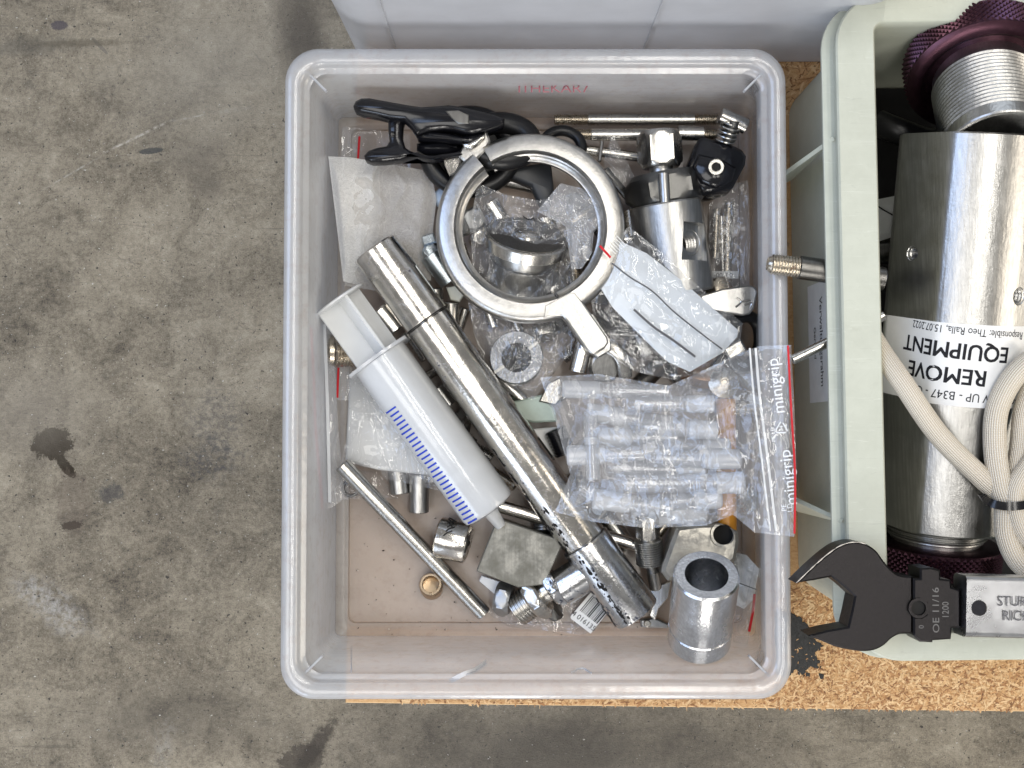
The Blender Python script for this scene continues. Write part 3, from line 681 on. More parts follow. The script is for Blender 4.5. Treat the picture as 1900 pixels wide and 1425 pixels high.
# the axis runs towards the viewer's near side, so +w points to the left of the picture
m = M(); m.lathe(A, B, [(.25, .2), (.25, R*.80), (0, R*.82), (0, R-.06), (.004, R), (.996, R), (1, R-.06), (1, R*.62)], 120, csect); cylbody = m.build("body", STEELV, cyl, 20)
m = M(); m.thread(B+AX*.0, B+AX*.75, 3.1, .22, .09, 64); m.thread(B+AX*.7, B+AX*.95, 2.9, .3, .02, 64); m.lathe(B+AX*.9, B+AX*1.9, [(0,2.7),(1,2.7)], 64); m.build("threaded_neck", STEELV, cyl)
def knurl(m, A, B, R, n=150, rows=13, h=.045):
    ax = (B-A).normalized(); L = (B-A).length; ref = Vector((0,0,1)); ref = ref if abs(ax.z) < .93 else Vector((0,1,0))
    u = (ref-ax*ref.dot(ax)).normalized(); w_ = ax.cross(u); rings = []
    for j in range(rows+1):
        ring = []
        for i in range(n*2):
            th = 2*PI*i/(n*2); r = R + (h if (i+j) % 2 == 0 else -h) if 0 < j < rows else R-h
            ring.append(A+ax*(L*j/rows)+(u*math.cos(th)+w_*math.sin(th))*r)
        rings.append(ring)
    N = n*2; idx = [[m.addv(p) for p in r_] for r_ in rings]
    for j in range(rows):
        for i in range(N):
            k = (i+1) % N; a, b, c, d = idx[j][i], idx[j][k], idx[j+1][k], idx[j+1][i]
            if (i+j) % 2 == 0: m.f += [(a, b, d), (b, c, d)]
            else: m.f += [(a, b, c), (a, c, d)]
    return m
K0 = B+AX*1.15; K1 = B+AX*2.9
m = M(); m.lathe(K0, K1, [(.0, 2.6), (0, 3.75), (.06, 3.95), (.94, 3.95), (1, 3.8), (1, 2.0)], 96); kr = m.build("knurled_ring", PURPLE, cyl)
m = M(); knurl(m, K0+AX*.14, K1-AX*.12, 4.02, 62, 9, .075); m.build("knurling", PURPLE, kr, 8)
def on_cyl(px, py, off=.03):
    """point on the cylinder's skin under a picture point"""
    o = Vector((0, 0, CAMZ)); d = (W(px, py, 5)-o).normalized()
    # intersect ray with infinite cylinder
    oc = o-A; dp = d-AX*d.dot(AX); op = oc-AX*oc.dot(AX); a = dp.dot(dp); b = 2*dp.dot(op); c = op.dot(op)-(R+off)**2
    D = b*b-4*a*c; t = (-b-math.sqrt(max(D, 0)))/(2*a); return o+d*t
def skin(th, s_, off=.03):
    k = csect(th, R); return A+AX*s_+(u_c*math.cos(th)+w_c*math.sin(th))*(R*k+off)
def th_s(p):
    q = p-A; s_ = q.dot(AX); q = q-AX*s_; return math.atan2(q.dot(w_c), q.dot(u_c)), s_
lt0, ls0 = th_s(on_cyl(1650, 590)); lt1, ls1 = th_s(on_cyl(1885, 604)); lb0, lsb = th_s(on_cyl(1640, 722)); lb1, lsb1 = th_s(on_cyl(1850, 758))
thL = max(lt0, lt1)+.25; thR = min(lt0, lt1)-.25
sl = (lsb-ls0)
m = M(); m.grid(lambda u, v: skin(inter(thL, thR, u), inter(inter(ls0-.15, ls1+.05, u), inter(lsb+.25, lsb1+.05, u), v), .02), 60, 6)
lab = m.build("equipment_label", WHITEP, cyl, 60, uvw=[(0,0,0)]*len(m.v))
tc, tsc = th_s(on_cyl(1775, 672))
tilt_l = math.atan2(ls1-ls0, R*(thL-thR))
def ltext(sx_off, up_off):
    def f(c):
        # text is upside down in the picture: reading right-to-left, top towards the near edge
        x = -c.x + sx_off; y = -c.y - up_off
        a = -.045; xr = x*math.cos(a)-y*math.sin(a); yr = x*math.sin(a)+y*math.cos(a)
        return skin(tc - xr/R, tsc - yr, .035)
    return f
text("EQUIPMENT", None, 1.30, 0, INK, cyl, thick=.004, fn=ltext(-.35, -.72), bold=.05, sx=.98)
text("REMOVE", None, 1.30, 0, INK, cyl, thick=.004, fn=ltext(-.65, .74), bold=.05, sx=1.02)
text("Site Responsible: Theo Ralla, 15.07.2022", None, .62, 0, INK, cyl, thick=.004, fn=ltext(.9, -1.85), sx=.82)
text("FOLLOW UP - B347 - C", None, .72, 0, INK, cyl, thick=.004, fn=ltext(1.15, 1.95), sx=.92)
# real bored and threaded holes, cut out of the solid
def cut(obj, cm, mat=None):
    c_ = cm.build("cutter", mat or DARKST, None)
    c_.data.transform(Matrix.Translation(-ORG[obj]*CM)) ; c_.parent = obj.parent
    obj_parent_inv = obj.matrix_parent_inverse.copy(); c_.matrix_parent_inverse = obj_parent_inv
    bpy.context.view_layer.update()
    md = obj.modifiers.new('bore', 'BOOLEAN'); md.operation = 'DIFFERENCE'; md.solver = 'EXACT'; md.object = c_
    dg = bpy.context.evaluated_depsgraph_get(); me = bpy.data.meshes.new_from_object(obj.evaluated_get(dg))
    obj.modifiers.remove(md); old = obj.data; obj.data = me; me.name = old.name
    bpy.data.objects.remove(c_)
    me.polygons.foreach_set('use_smooth', [True]*len(me.polygons)); me.set_sharp_from_angle(angle=math.radians(25))
def tap(obj, center, nrm, r, depth=1.2, n=5, mat=None):
    nrm = Vector(nrm).normalized(); a = Vector(center)+nrm*.4; b = Vector(center)-nrm*depth; L_ = depth+.4
    pr = [(0, r+.06), (.36/L_, r+.06), (.46/L_, r)]
    z0 = .46/L_
    for i in range(n):
        f = z0+(1-z0)*(i/n); g2 = (1-z0)/n; pr += [(f+g2*.1, r*.80), (f+g2*.5, r), (f+g2*.6, r)]
    pr.append((1, r*.86)); m = M(); m.lathe(a, b, pr, 32); cut(obj, m, mat)
    m = M(); q_ = Vector(center)-nrm*depth*.8; m.lathe(q_, q_+nrm*.02, [(0, r*.9), (1, r*.9)], 24); m.build('bore', DARKHOLE, obj.parent)  # dark disc added inside the hole to deepen its shade
# two tapped holes
for px, py, r in ((1681, 470, .42), (1891, 550, .50), (1908, 455, .42)):
    th, s_ = th_s(on_cyl(px, py, 0)); 
    a0 = flt[0][0] if th > .5 else (math.radians(-33) if th < -.45 else th)
    nrm = u_c*math.cos(a0)+w_c*math.sin(a0); tap(cylbody, skin(th, s_, .0), nrm, r)

# loose purple-ringed sleeve, tipped so that its open end looks up and towards the near edge
tipd = Vector((-.05, -.86, .50)).normalized(); CA = W(1824, 146, 10.3)
cap = thing("knurled_sleeve", "threaded steel sleeve with a purple knurled ring, tipped up at the crate's far end", "threaded sleeve", CA)
m = M(); m.lathe(CA-tipd*2.0, CA+tipd*.12, [(0, 2.0), (0, 4.1), (.05, 4.3), (.90, 4.42), (.93, 4.30), (1, 4.02), (1, 3.6), (.9, 3.3), (.9, 3.0)], 96); kr = m.build("knurled_ring", PURPLE, cap)
m = M(); knurl(m, CA-tipd*1.9, CA-tipd*.14, 4.48, 70, 10, .075); m.build("knurling", PURPLE, kr, 8)
m = M(); m.lathe(CA-tipd*.2, CA+tipd*.75, [(0, 2.9), (1, 3.0)], 72); m.thread(CA+tipd*.7, CA+tipd*4.9, 3.1, .27, .10, 80, False)
m.lathe(CA+tipd*4.85, CA+tipd*5.7, [(0, 3.0), (.9, 3.0), (1, 2.94), (1, 2.75), (.8, 2.7), (-3, 2.65)], 80); m.build("sleeve", STEELV, cap)
m = M(); m.lathe(CA+tipd*3.0, CA+tipd*3.05, [(0, 2.64), (1, 2.64)], 60); m.build("bore", DARKHOLE, cap)

# ------------------------------------------------------------------ white sleeved cables
def cable(pts, r, name, label, parent=None, flat_=1.0):
    P = smooth_path([W(x, y, z) for x, y, z in pts], 14); seg = 20; m = M()
    m.sweep(P, [(r*math.cos(2*PI*k/seg)*flat_, r*math.sin(2*PI*k/seg)) for k in range(seg)], frames=True)
    uv = []; s_ = 0
    for i, p in enumerate(P):
        if i: s_ += (P[i]-P[i-1]).length
        for k in range(seg): uv.append((k/seg*10.0, s_*2.3, 0))
    o = m.build(name, SLEEVE, parent, 60, uvw=uv); return o
cb = thing("cable_bundle", "bundle of white braided cables folded over the steel cylinder", "cable", W(1870, 900, 10))
cable([(1590, 575, 10.6), (1630, 645, 11.6), (1676, 712, 12.6), (1741, 806, 12.4), (1820, 885, 12.0), (1862, 925, 11.6), (1880, 975, 11.8), (1915, 1050, 11.0)], .62, "cable", "", cb)
cable([(1930, 655, 12.6), (1880, 700, 12.6), (1850, 760, 12.4), (1846, 830, 12.2), (1856, 900, 12.2), (1866, 935, 12.2), (1868, 990, 12.2), (1890, 1040, 12.0), (1930, 1070, 12)], .66, "cable", "", cb)
cable([(1925, 690, 11.8), (1898, 760, 11.6), (1890, 830, 11.6), (1880, 890, 11.8), (1868, 935, 11.3), (1885, 1000, 10.9), (1930, 1060, 11)], .52, "cable", "", cb)
cable([(1960, 820, 12.4), (1910, 865, 12.5), (1882, 920, 12.6), (1900, 990, 12.6), (1960, 1030, 12.4)], .58, "cable", "", cb)
m = M(); m.sweep(smooth_path([W(1822, 918, 11.9), W(1836, 932, 12.8), W(1862, 939, 13.15), W(1895, 938, 13.25), W(1935, 930, 13)], 8), [(-.24, -.05), (.24, -.05), (.24, .05), (-.24, .05)])
m.build("cable_tie", BLACKP, cb)

# ------------------------------------------------------------------ torque wrench on the crate rim
tw = thing("torque_wrench", "black open ended torque wrench with satin silver handle, lying across the crate edge", "torque wrench", W(1700, 1100, 13))
def zz(l, z): return [W(1430+x*.2478, 960+y*.2478, z) for x, y in l]
WT = 15.1
def s2(l): return [(p.x, p.y) for p in smooth_path([Vector((a, b)) for a, b in l], 5)]
head = zz(s2([(190,492),(290,395),(350,340),(430,272),(520,212),(620,185),(710,198),(790,250),(850,330),(905,392),(950,425),(1000,438),(1064,442)])+s2([(1064,868),(1010,872),(965,876),(905,908),(850,958),(770,996),(660,1002),(500,972),(380,925),(282,886)])+[(420,848),(580,820),(605,715),(630,592),(545,515),(455,446),(320,472)], WT)
m = M(); m.prism(head, WT-2.05, WT, .10); m.build("jaw", BLACKM, tw, 30)
wp = zz(s2([(190,492),(290,395),(350,340),(430,272),(520,212),(620,185),(710,198)]), WT-.05)
m = M(); m.pipe(wp, .035, 6, sc=[.4+1.0*abs(math.sin(i*.7)) for i in range(len(wp))]); m.build("worn_edge", metal("bare_worn_steel", (.42,.40,.38), .4), tw)
blk = zz([(1060,455),(1110,455),(1110,378),(1190,372),(1262,392),(1262,456),(1340,465),(1345,520),(1410,540),(1410,820),(1350,825),(1342,908),(1205,918),(1205,932),(1110,928),(1060,880),(1060,742),(1120,742),(1152,722),(1152,640),(1100,610),(1060,616)], WT)
m = M(); m.prism(blk, WT-1.9, WT+.22, .10); m.build("head_block", BLACKM, tw, 30)
m = M(); c = W(1430+1098*.2478, 960+676*.2478, WT); m.lathe(c+Vector((0,0,-.6)), c+Vector((0,0,.245)), [(0,.48),(.9,.56),(1,.56),(1,.40),(.2,.38)], 30); m.build("release_pin_socket", BLACKM, tw)
m = M(); m.lathe(c+Vector((0,0,-.1)), c+Vector((0,0,.05)), [(0,.42),(1,.42)], 24); m.build("release_pin", DARKHOLE, tw)
hs = W(1782, 1122, WT); he = W(2080, 1130, WT-.5); hd = (he-hs).normalized()
sec = []
for cx, cyy, a0 in ((1.30, .55, 0), (-1.30, .55, PI/2), (-1.30, -.75, PI), (1.30, -.75, 3*PI/2)):
    for k in range(6): a = a0+PI/2*k/5; sec.append((cx+.30*math.cos(a), cyy+.30*math.sin(a)))
m = M(); m.sweep([hs, hs+hd*.1, hs+hd*12], [(x*1.05, y*.95) for x, y in sec]); m.build("handle", HANDLE, tw, 40)
m = M(); m.lathe(W(1816, 1128, WT+.70), W(1816, 1128, WT+.93), [(0, .43), (.6, .43), (1, .38)], 30); m.build("button", BLACKM, tw)
text("STURTEVANT", W(1851, 1116, WT+.818), .78, -.02, INKG, tw, thick=.006, align='LEFT', sx=.86)
text("RICHMONT", W(1860, 1143, WT+.818), .78, -.02, INKG, tw, thick=.006, align='LEFT', sx=.86)
text("OE 11/16", W(1737, 1132, WT+.235), .52, PI/2, STAMP, tw, thick=.012, sx=1.25)
text("1200", W(1755, 1132, WT+.235), .52, PI/2, STAMP, tw, thick=.012, sx=.9)
text("0", W(1710, 1163, WT+.235), .4, PI/2, STAMP, tw, thick=.012)

# ------------------------------------------------------------------ rods poking out of the crate over the clear box
t = thing("threaded_stud", "tarnished threaded stud poking out from under the crate's flange", "stud", W(1470, 492, 10.7))
m = M(); m.thread(W(1431, 490, 10.75), W(1484, 496, 10.8), .62, .17, .05, 36); m.build("thread", TARN, t)
m = M(); m.tube(W(1482, 496, 10.8), W(1640, 518, 10.7), .70); m.build("shank", DARKST, t)
m = M(); m.lathe(W(1431, 490, 10.75), W(1424, 489, 10.75), [(0, .5), (.5, .46), (1, .38), (.6, .3), (.6, .0)], 30); m.build("end_face", TARN, t)
m = M(); m.tube(W(1470, 668, 10.7), W(1640, 585, 10.9), .30, .2, .03)
tag(m.build("thin_pipe", STEEL), "thin open ended steel pipe angled out of the crate beside the zip bag", "pipe")

# ================================================================== WHAT LIES IN THE CLEAR BOX
def rodpx(a, b, za, zb, r, **k): m = M(); m.tube(W(*a, za), W(*b, zb), r, **k); return m
def single(m, name, mat, label, cat, group=None, **k): return tag(m.build(name, mat, **k), label, cat, group)
def rr(px, z): return px/2/ppc(z)          # radius in cm from a width in px

# --- long polished tube with a side branch
A = W(696, 460, 5.3); B = W(1181, 1139, 3.3); d = (B-A).normalized(); L = (B-A).length
t = thing("polished_tube", "long worn chrome tube lying diagonally across the clear box", "steel tube", (A+B)/2)
def on(f): return A.lerp(B, f)
j1, j2 = .195, .80
m = M(); m.lathe(A, on(j1), [(.12, 1.1), (0, 1.22), (0, 1.46), (.02, 1.54), (.99, 1.54), (1, 1.50)], 56); m.build("upper_sleeve", CHROME, t)
m = M(); m.lathe(on(j1), on(j2), [(-.01, 1.42), (.004, 1.45), (.008, 1.52), (.992, 1.52), (1, 1.45)], 56); m.build("middle_section", CHROME, t)
m = M(); m.lathe(on(j2-.002), B, [(0, 1.5), (.01, 1.62), (.98, 1.62), (1, 1.56), (1, 1.36), (.9, 1.2), (.9, .1)], 56); m.build("lower_sleeve", CHROMED, t)
m = M(); m.lathe(on(j1)-d*.03, on(j1)+d*.03, [(0, 1.53), (1, 1.53)], 56); m.build("joint_line", DARKHOLE, t)
m = M(); m.lathe(on(j2)-d*.05, on(j2)+d*.03, [(0, 1.57), (1, 1.57)], 56); m.build("joint_line", DARKHOLE, t)
m = M(); m.lathe(on(j2)+d*.03, on(j2)+d*.20, [(0, 1.56), (.2, 1.66), (.8, 1.66), (1, 1.62)], 56); m.build("collar_edge", CHROME, t)
bA = W(1085, 1062, 3.6); bB = W(1040, 1092, 3.0)
m = M(); m.lathe(on(.86), bB, [(0, 1.1), (.55, 1.22), (.97, 1.22), (1, 1.12), (1, .6)], 40); m.build("side_branch", CHROMED, t)

def flakes(A_, B_, r, tc_, tw_, s0_, s1_, n_, seed, parent):
    r_ = random.Random(seed); m = M(); a_ = (B_-A_).normalized(); L_ = (B_-A_).length
    u_ = (Vector((0,0,1))-a_*a_.z).normalized(); w_ = a_.cross(u_)
    for k in range(n_):
        s_ = r_.uniform(s0_, s1_)*L_; th = tc_+r_.gauss(0, tw_); i0 = len(m.v); q_ = r_.uniform(.03, .11); el = r_.uniform(1, 2.6)
        for e in range(7):
            f = q_*r_.uniform(.5, 1.2); aa = 2*PI*e/7; dth = f*math.sin(aa)/r; m.v.append(A_+a_*(s_+f*el*math.cos(aa))+(u_*math.cos(th+dth)+w_*math.sin(th+dth))*(r+.012))
        m.f.append(tuple(range(i0, i0+7)))
    tag(m.build("flaked_spots", DARKHOLE, parent, uvw=[(0,0,0)]*len(m.v)), kind='stuff')
flakes(on(j1), on(j2), 1.52, PI*.36, .035, .52, .97, 80, 1, t); flakes(on(j1), on(j2), 1.52, PI*.22, .12, .80, .97, 22, 2, t)
flakes(on(j2), B, 1.62, PI*.16, .10, .06, .98, 55, 3, t); flakes(on(j2), B, 1.62, PI*.40, .07, .3, .95, 60, 4, t)

# --- large polished ring clamp
c = W(984, 424, 6.0); sc = ppc(6.0)
t = thing("ring_clamp", "large polished steel ring clamp with a bent end lug, lying over the crumpled bags", "ring clamp", c)
sec = [(-.55,-.75), (.92,-.75), (1.0,-.62), (.97,-.40), (.78,-.34), (.66,-.16), (.68,.02), (.60,.10), (.58,.40), (.46,.62), (-.34,.62), (-.55,.50), (-.68,.20), (-.72,-.25), (-.68,-.6)]
def arc(a0, a1, n, R_, cx=984, cy=424, z=6.0, zt=0.0):
    return [W(cx+R_*math.cos(math.radians(a0+(a1-a0)*k/n)), cy-R_*math.sin(math.radians(a0+(a1-a0)*k/n)), z+zt*k/n) for k in range(n+1)]
Rm = 155
m = M(); m.sweep(arc(-67, 121, 60, Rm), [(-x, y) for x, y in sec]); 
tag(m.build("upper_jaw", CAST, t, 40))
low = arc(128, 290, 52, Rm)
p_ = smooth_path([low[-1], W(1052, 562, 6.0), W(1068, 560, 6.0)], 5)
m = M(); m.sweep(low, sec and [(-x, y) for x, y in sec]); m.build("lower_jaw", CAST, t, 40)
lug = [W(x, y, 6.6) for x, y in ((1010,566),(1045,548),(1058,541),(1068,543),(1078,556),(1127,626),(1129,636),(1122,646),(1103,657),(1096,655),(1088,648),(1052,596),(1044,586),(1030,586),(1008,590))]
m = M(); m.prism(lug, 5.0, 6.66, .10); m.build("lug", CAST, t, 40)
m = M(); m.prism([W(x, y, 5) for x, y in ((1060,590),(1090,650),(1110,664),(1134,650),(1134,630),(1100,580))], 4.0, 4.95, .08); m.build("lower_lug", CAST, t, 40)
# hinge with its pin and link plates
m = M(); m.prism([W(x, y, 6.4) for x, y in ((862,262),(872,240),(888,232),(904,244),(910,262),(898,282),(880,300),(862,300),(850,288))], 5.0, 6.4, .12); m.build("hinge_plate", CAST, t, 40)
m = M(); m.lathe(W(884, 254, 6.3), W(884, 254, 6.75), [(0, .34), (.8, .34), (1, .24)], 24); m.build("hinge_pin", CHROME, t)
m = M(); m.prism([W(x, y, 5.9) for x, y in ((822,290),(850,286),(856,300),(846,322),(834,326),(826,308))], 5.0, 5.9, .1); m.build("link_plate", CHROME, t, 40)
# swing bolt of the clamp seen inside the ring, at the left
m = M(); m.thread(W(856, 452, 4.2), W(869, 492, 3.8), .30, .16, .07, 20); m.build("swing_bolt", TARN, t)
m = M(); m.prism([W(x, y, 4.9) for x, y in ((1091,515),(1097,505),(1118,480),(1128,484),(1122,496),(1102,522),(1096,527))], 4.2, 5.6, .06); m.build("lock_lever", CAST, t)

# --- black spring clamps in the far left corner
def PP(l, z): return [W(640+x*.14737, 170+y*.14737, z) for x, y in l]
t = thing("spring_clamp", "glossy black plastic spring clamp with open handles, by the far left corner", "spring clamp", W(790, 235, 6))
up_h = PP([(100,170),(130,110),(200,75),(300,72),(430,95),(620,130),(820,165),(960,185),(1130,175),(1300,160),(1480,185),(1690,230),(1900,285),(2010,330),(1990,400),(1760,480),(1600,520),(1480,500),(1380,470),(1240,460),(1060,480),(960,520),(900,540),(820,420),(740,340),(560,330),(400,290),(200,255),(110,215)], 7.4)
m = M(); m.prism(up_h, 5.9, 7.4, .22); m.build("upper_handle", BLACKP, t, 50)
lo_h = PP([(240,800),(290,740),(400,700),(520,680),(560,620),(545,500),(540,340),(700,330),(740,350),(720,420),(715,560),(760,700),(820,740),(960,790),(1080,800),(1300,770),(1450,730),(1480,790),(1250,830),(1080,850),(960,830),(900,800),(700,850),(480,875),(330,880),(250,850)], 6.6)
m = M(); m.prism(lo_h, 5.3, 6.6, .18); m.build("lower_handle", BLACKP, t, 50)
m = M(); m.prism(PP([(900,560),(960,515),(1060,490),(1300,520),(1480,560),(1700,510),(1765,525),(1740,570),(1600,640),(1400,620),(1150,590),(960,580)], 7.1), 5.4, 7.1, .2); m.build("jaw", BLACKP, t, 50)
m = M(); m.prism(PP([(900,640),(1200,610),(1460,660),(1480,730),(1300,770),(1000,770),(900,720)], 6.2), 5.0, 6.2, .3); m.build("jaw", BLACKP, t, 50)
m = M(); m.prism(PP([(1470,650),(1560,640),(1700,560),(1765,520),(1760,580),(1650,680),(1590,710),(1500,700)], 7.0), 6.0, 7.0, .1); m.build("metal_tip", CHROME, t, 50)
m = M(); m.lathe(W(728, 249, 6.5), W(728, 249, 6.75), [(0, .2), (.7, .2), (1, .1)], 16); m.build("rivet", BLACKP, t)
m = M(); m.prism(PP([(1260,240),(1430,230),(1560,290),(1560,400),(1430,400),(1340,330)], 7.5), 7.3, 7.48, .05); m.build("pad", DARKST, t)
# black rubber rings
m = M(); m.lathe(W(876, 284, 1.6), W(876, 284, 3.4), [(0, 2.5), (.1, 2.7), (.9, 2.7), (1, 2.5), (1, 2.0), (.8, 1.9)], 48)
single(m, "rubber_disc", RUBBER, "wide round black rubber disc lying under the black rings and the spring clamp", "rubber cap")
def ring(name, px, py, rpx, z, rt, mat, label, cat, tiltx=0.0, tilty=0.0, sq=1.0, group=None):
    c = W(px, py, z); R_ = rpx/ppc(z); q = Matrix.Rotation(tilty, 3, 'Y') @ Matrix.Rotation(tiltx, 3, 'X')
    P = [c + q @ Vector((R_*math.cos(2*PI*k/56), R_*sq*math.sin(2*PI*k/56), 0)) for k in range(56)]
    m = M(); m.pipe(P, rt, 14, True); return single(m, name, mat, label, cat, group)
ring("rubber_ring", 872, 282, 80, 4.2, .58, RUBBER, "larger black rubber ring beneath the hinge of the ring clamp", "rubber ring", .2, .1, .86)
ring("rubber_ring", 930, 262, 56, 5.1, .72, RUBBER, "thick black rubber ring right of the spring clamp, with a green speck", "rubber ring", -.3, .1, .7)
ring("rubber_ring", 1044, 272, 36, 4.0, .36, RUBBER, "small black rubber ring by the threaded ends of the long studs", "rubber ring", -.2, .1, .9)
ring("rubber_ring", 1380, 634, 38, 3.2, .42, RUBBER, "black rubber ring standing by the right wall below the winged lever", "rubber ring", .2, .5, 1.25)
m = M(); m.prism([W(x, y, 3.4) for x, y in ((905,318),(1022,300),(1028,352),(1020,388),(1004,386),(985,345),(950,330),(915,340))], 2.2, 3.5, .2)
single(m, "plastic_bracket", plastic("matt_black_plastic", (.03, .032, .036), .45), "matt black plastic bracket seen through the top of the ring clamp", "bracket", smooth=50)
GREENFL = flat("green_flake", (.10, .28, .22)); m = M(); m.prism(blob([(900,232),(918,228),(926,236),(912,242),(902,240)], 5.7, 3, 2), 5.55, 5.72, .02); single(m, "green_crumb", GREENFL, "small blue green crumb stuck on the thick black rubber ring", "debris")

# --- long studs along the far wall
def stud(x0, x1, y, z, wpx, la, lb, label):
    t = thing("long_stud", label, "stud", W((x0+x1)/2, y, z), "long steel studs along the far wall")
    r = rr(wpx, z); m = M(); m.tube(W(x0+la, y, z), W(x1-lb, y, z), r); m.build("shank", STEEL, t)
    m = M(); m.thread(W(x0, y, z), W(x0+la+1, y, z), r*.93, .13, .06, 28); m.build("thread", TARN, t)
    m = M(); m.thread(W(x1-lb-1, y, z), W(x1, y, z), r*.93, .13, .06, 28); m.build("thread", TARN, t)
stud(1028, 1345, 222, 2.0, 22, 62, 56, "long steel stud lying right against the far wall, threads showing at both ends")
stud(1072, 1330, 250, 2.6, 22, 24, 30, "second long stud, just below the one against the far wall")
m = rodpx((1258, 247), (1306, 248), 3.1, 3.1, .48); single(m, "steel_sleeve", STEEL, "short steel sleeve between the big hexagon cap and the spring knob", "sleeve")
m = rodpx((1085, 278), (1190, 292), 2.2, 2.2, .33); single(m, "thin_rod", STEEL, "thin rod partly hidden left of the big hexagon cap", "rod")
m = rodpx((1117, 262), (1112, 300), 3.0, 3.4, .13); single(m, "pin", STEEL, "tiny upright pin beside the ring clamp's upper right", "pin")
m = rodpx((1172, 390), (1178, 440), 2.0, 2.0, .6); single(m, "brass_rod", TARN, "brownish rod showing between the ring clamp and the valve body", "rod")

# --- valve: hexagon cap, stem, dark collar and turned body
vA = W(1222, 240, 4.8); vB = W(1262, 545, 3.6); vd = (vB-vA).normalized()
t = thing("valve", "heavy steel valve with hexagon cap, dark collar and a threaded side port", "valve", (vA+vB)/2)
m = M(); m.hexbar(W(1222, 243, 4.9), W(1226, 312, 4.7), 2.55, roll=PI/6); m.build("hexagon_cap", GREYST if False else STEEL, t, 25)
m = M(); m.tube(W(1226, 305, 4.7), W(1233, 400, 4.6), .75); m.build("stem", STEELV, t)
ca_, cb_ = W(1230, 322, 4.3), W(1240, 384, 4.1)
m = M(); m.hexbar(ca_, cb_, 4.7, roll=PI/6); m.build("dark_collar", metal("dark_collar_steel", (.15, .148, .142), .38, bumps=.2), t, 25)
m = M(); m.lathe(W(1237, 378, 4.2), vB, [(0, 1.9), (.0, 2.36), (.02, 2.44), (.97, 2.44), (1, 2.3)], 72, lambda th, r: min(1.0, .90/max(.001, math.cos(th+1.35)) if r > 2.1 and math.cos(th+1.35) > 0 else 1.0)); vbody = m.build("body", STEELV, t, 25)
m = M(); m.lathe(W(1231, 322, 6.72), W(1234, 376, 6.62), [(0, .35), (1, .35)], 20); m.build("relief_rib", STEELV, t)
nr = Vector((.60, .02, .80)).normalized(); pc = W(1285, 449, 5.75)
q1 = nr.cross(Vector((0,1,0))).normalized(); q2 = nr.cross(q1); hx = M()
hx.v = [pc+q1*a*.92+q2*b*1.2+nr*c_ for c_ in (-.16, .9) for a, b in ((-1,-1),(1,-1),(1,1),(-1,1))]; hx.f = [(0,3,2,1),(4,5,6,7),(0,1,5,4),(1,2,6,5),(2,3,7,6),(3,0,4,7)]
cut(vbody, hx); tap(vbody, pc-nr*.16, nr, .80, 1.5, 6)

# --- black knob with spring and plunger
t = thing("clamping_lever", "black plastic knob with a coil spring and bright steel plunger, near the far right corner", "clamping knob", W(1330, 300, 4.5))
m = M(); m.prism([W(x, y, 5.6) for x, y in ((1297,256),(1306,252),(1350,262),(1378,276),(1386,288),(1384,304),(1362,346),(1330,356),(1305,360),(1285,340),(1276,310))], 2.6, 5.6, .35); m.build("knob_body", BLACKP, t, 50)
m = M(); m.prism([W(x, y, 5.7) for x, y in ((1296,286),(1340,296),(1366,312),(1358,336),(1330,350),(1300,340),(1284,312))], 5.4, 5.95, .25); m.build("raised_pad", BLACKP, t, 50)
m = M(); m.lathe(W(1328, 309, 5.8), W(1329, 310, 6.2), [(0, .55), (.7, .55), (1, .48), (1, .30), (.2, .28)], 30); m.build("socket_screw", STEEL, t)
m = M(); m.lathe(W(1328, 309, 6.0), W(1328, 309, 6.02), [(0, .29), (1, .29)], 6); m.build("socket", DARKHOLE, t)
m = M(); m.tube(W(1362, 222, 6.0), W(1352, 262, 5.2), .42); m.build("plunger", DARKST, t)
m = M(); m.tube(W(1336, 213, 5.9), W(1384, 235, 5.6), .50); m.build("cross_pin", STEEL, t)
sp = []; sA = W(1358, 228, 5.8); sB = W(1345, 262, 5.2); sd = (sB-sA); sa = sd.normalized(); su = (Vector((0,0,1))-sa*sa.z).normalized(); sw = sa.cross(su)
for k in range(101):
    a = k/100*2*PI*4.2; sp.append(sA+sd*(k/100)+(su*math.cos(a)+sw*math.sin(a))*.62)
m = M(); m.pipe(sp, .065, 8); m.build("coil_spring", STEEL, t)

# --- winged lever with a raised mark
t = thing("winged_lever", "flat cast steel lever with a raised mark, poking out beside the pale foam sheet", "lever", W(1355, 558, 4))
m = M(); m.prism([W(x, y, 4.9) for x, y in ((1300,548),(1340,536),(1388,529),(1400,532),(1406,541),(1399,572),(1392,582),(1378,585),(1340,580),(1300,572))], 4.3, 4.9, .1); m.build("blade", CAST, t)
for pts in ([(1366,552),(1375,560),(1365,570)], [(1375,560),(1392,556)], [(1381,566),(1394,563),(1391,573)]):
    m = M(); m.pipe(smooth_path(pxpts(pts, 4.95), 4), .07, 8); m.build("raised_mark", STEEL, t)

# --- aluminium tube standing askew in the near right corner
A = W(1311, 1066, 10.0); B = W(1297, 1186, 5.9)
t = thing("aluminium_sleeve", "short thick bright aluminium tube leaning in the near right corner of the clear box", "aluminium tube", B)
d = (B-A).normalized(); L = (B-A).length
m = M(); m.lathe(A, B, [(.9, .1), (.9, 1.2), (.10, 1.26), (.0, 1.30), (0, 1.86), (.02, 1.98), (.745, 1.98), (.76, 1.90), (.775, 1.98), (.985, 1.98), (1, 1.92)], 96); m.build("body", ALU, t, 25)

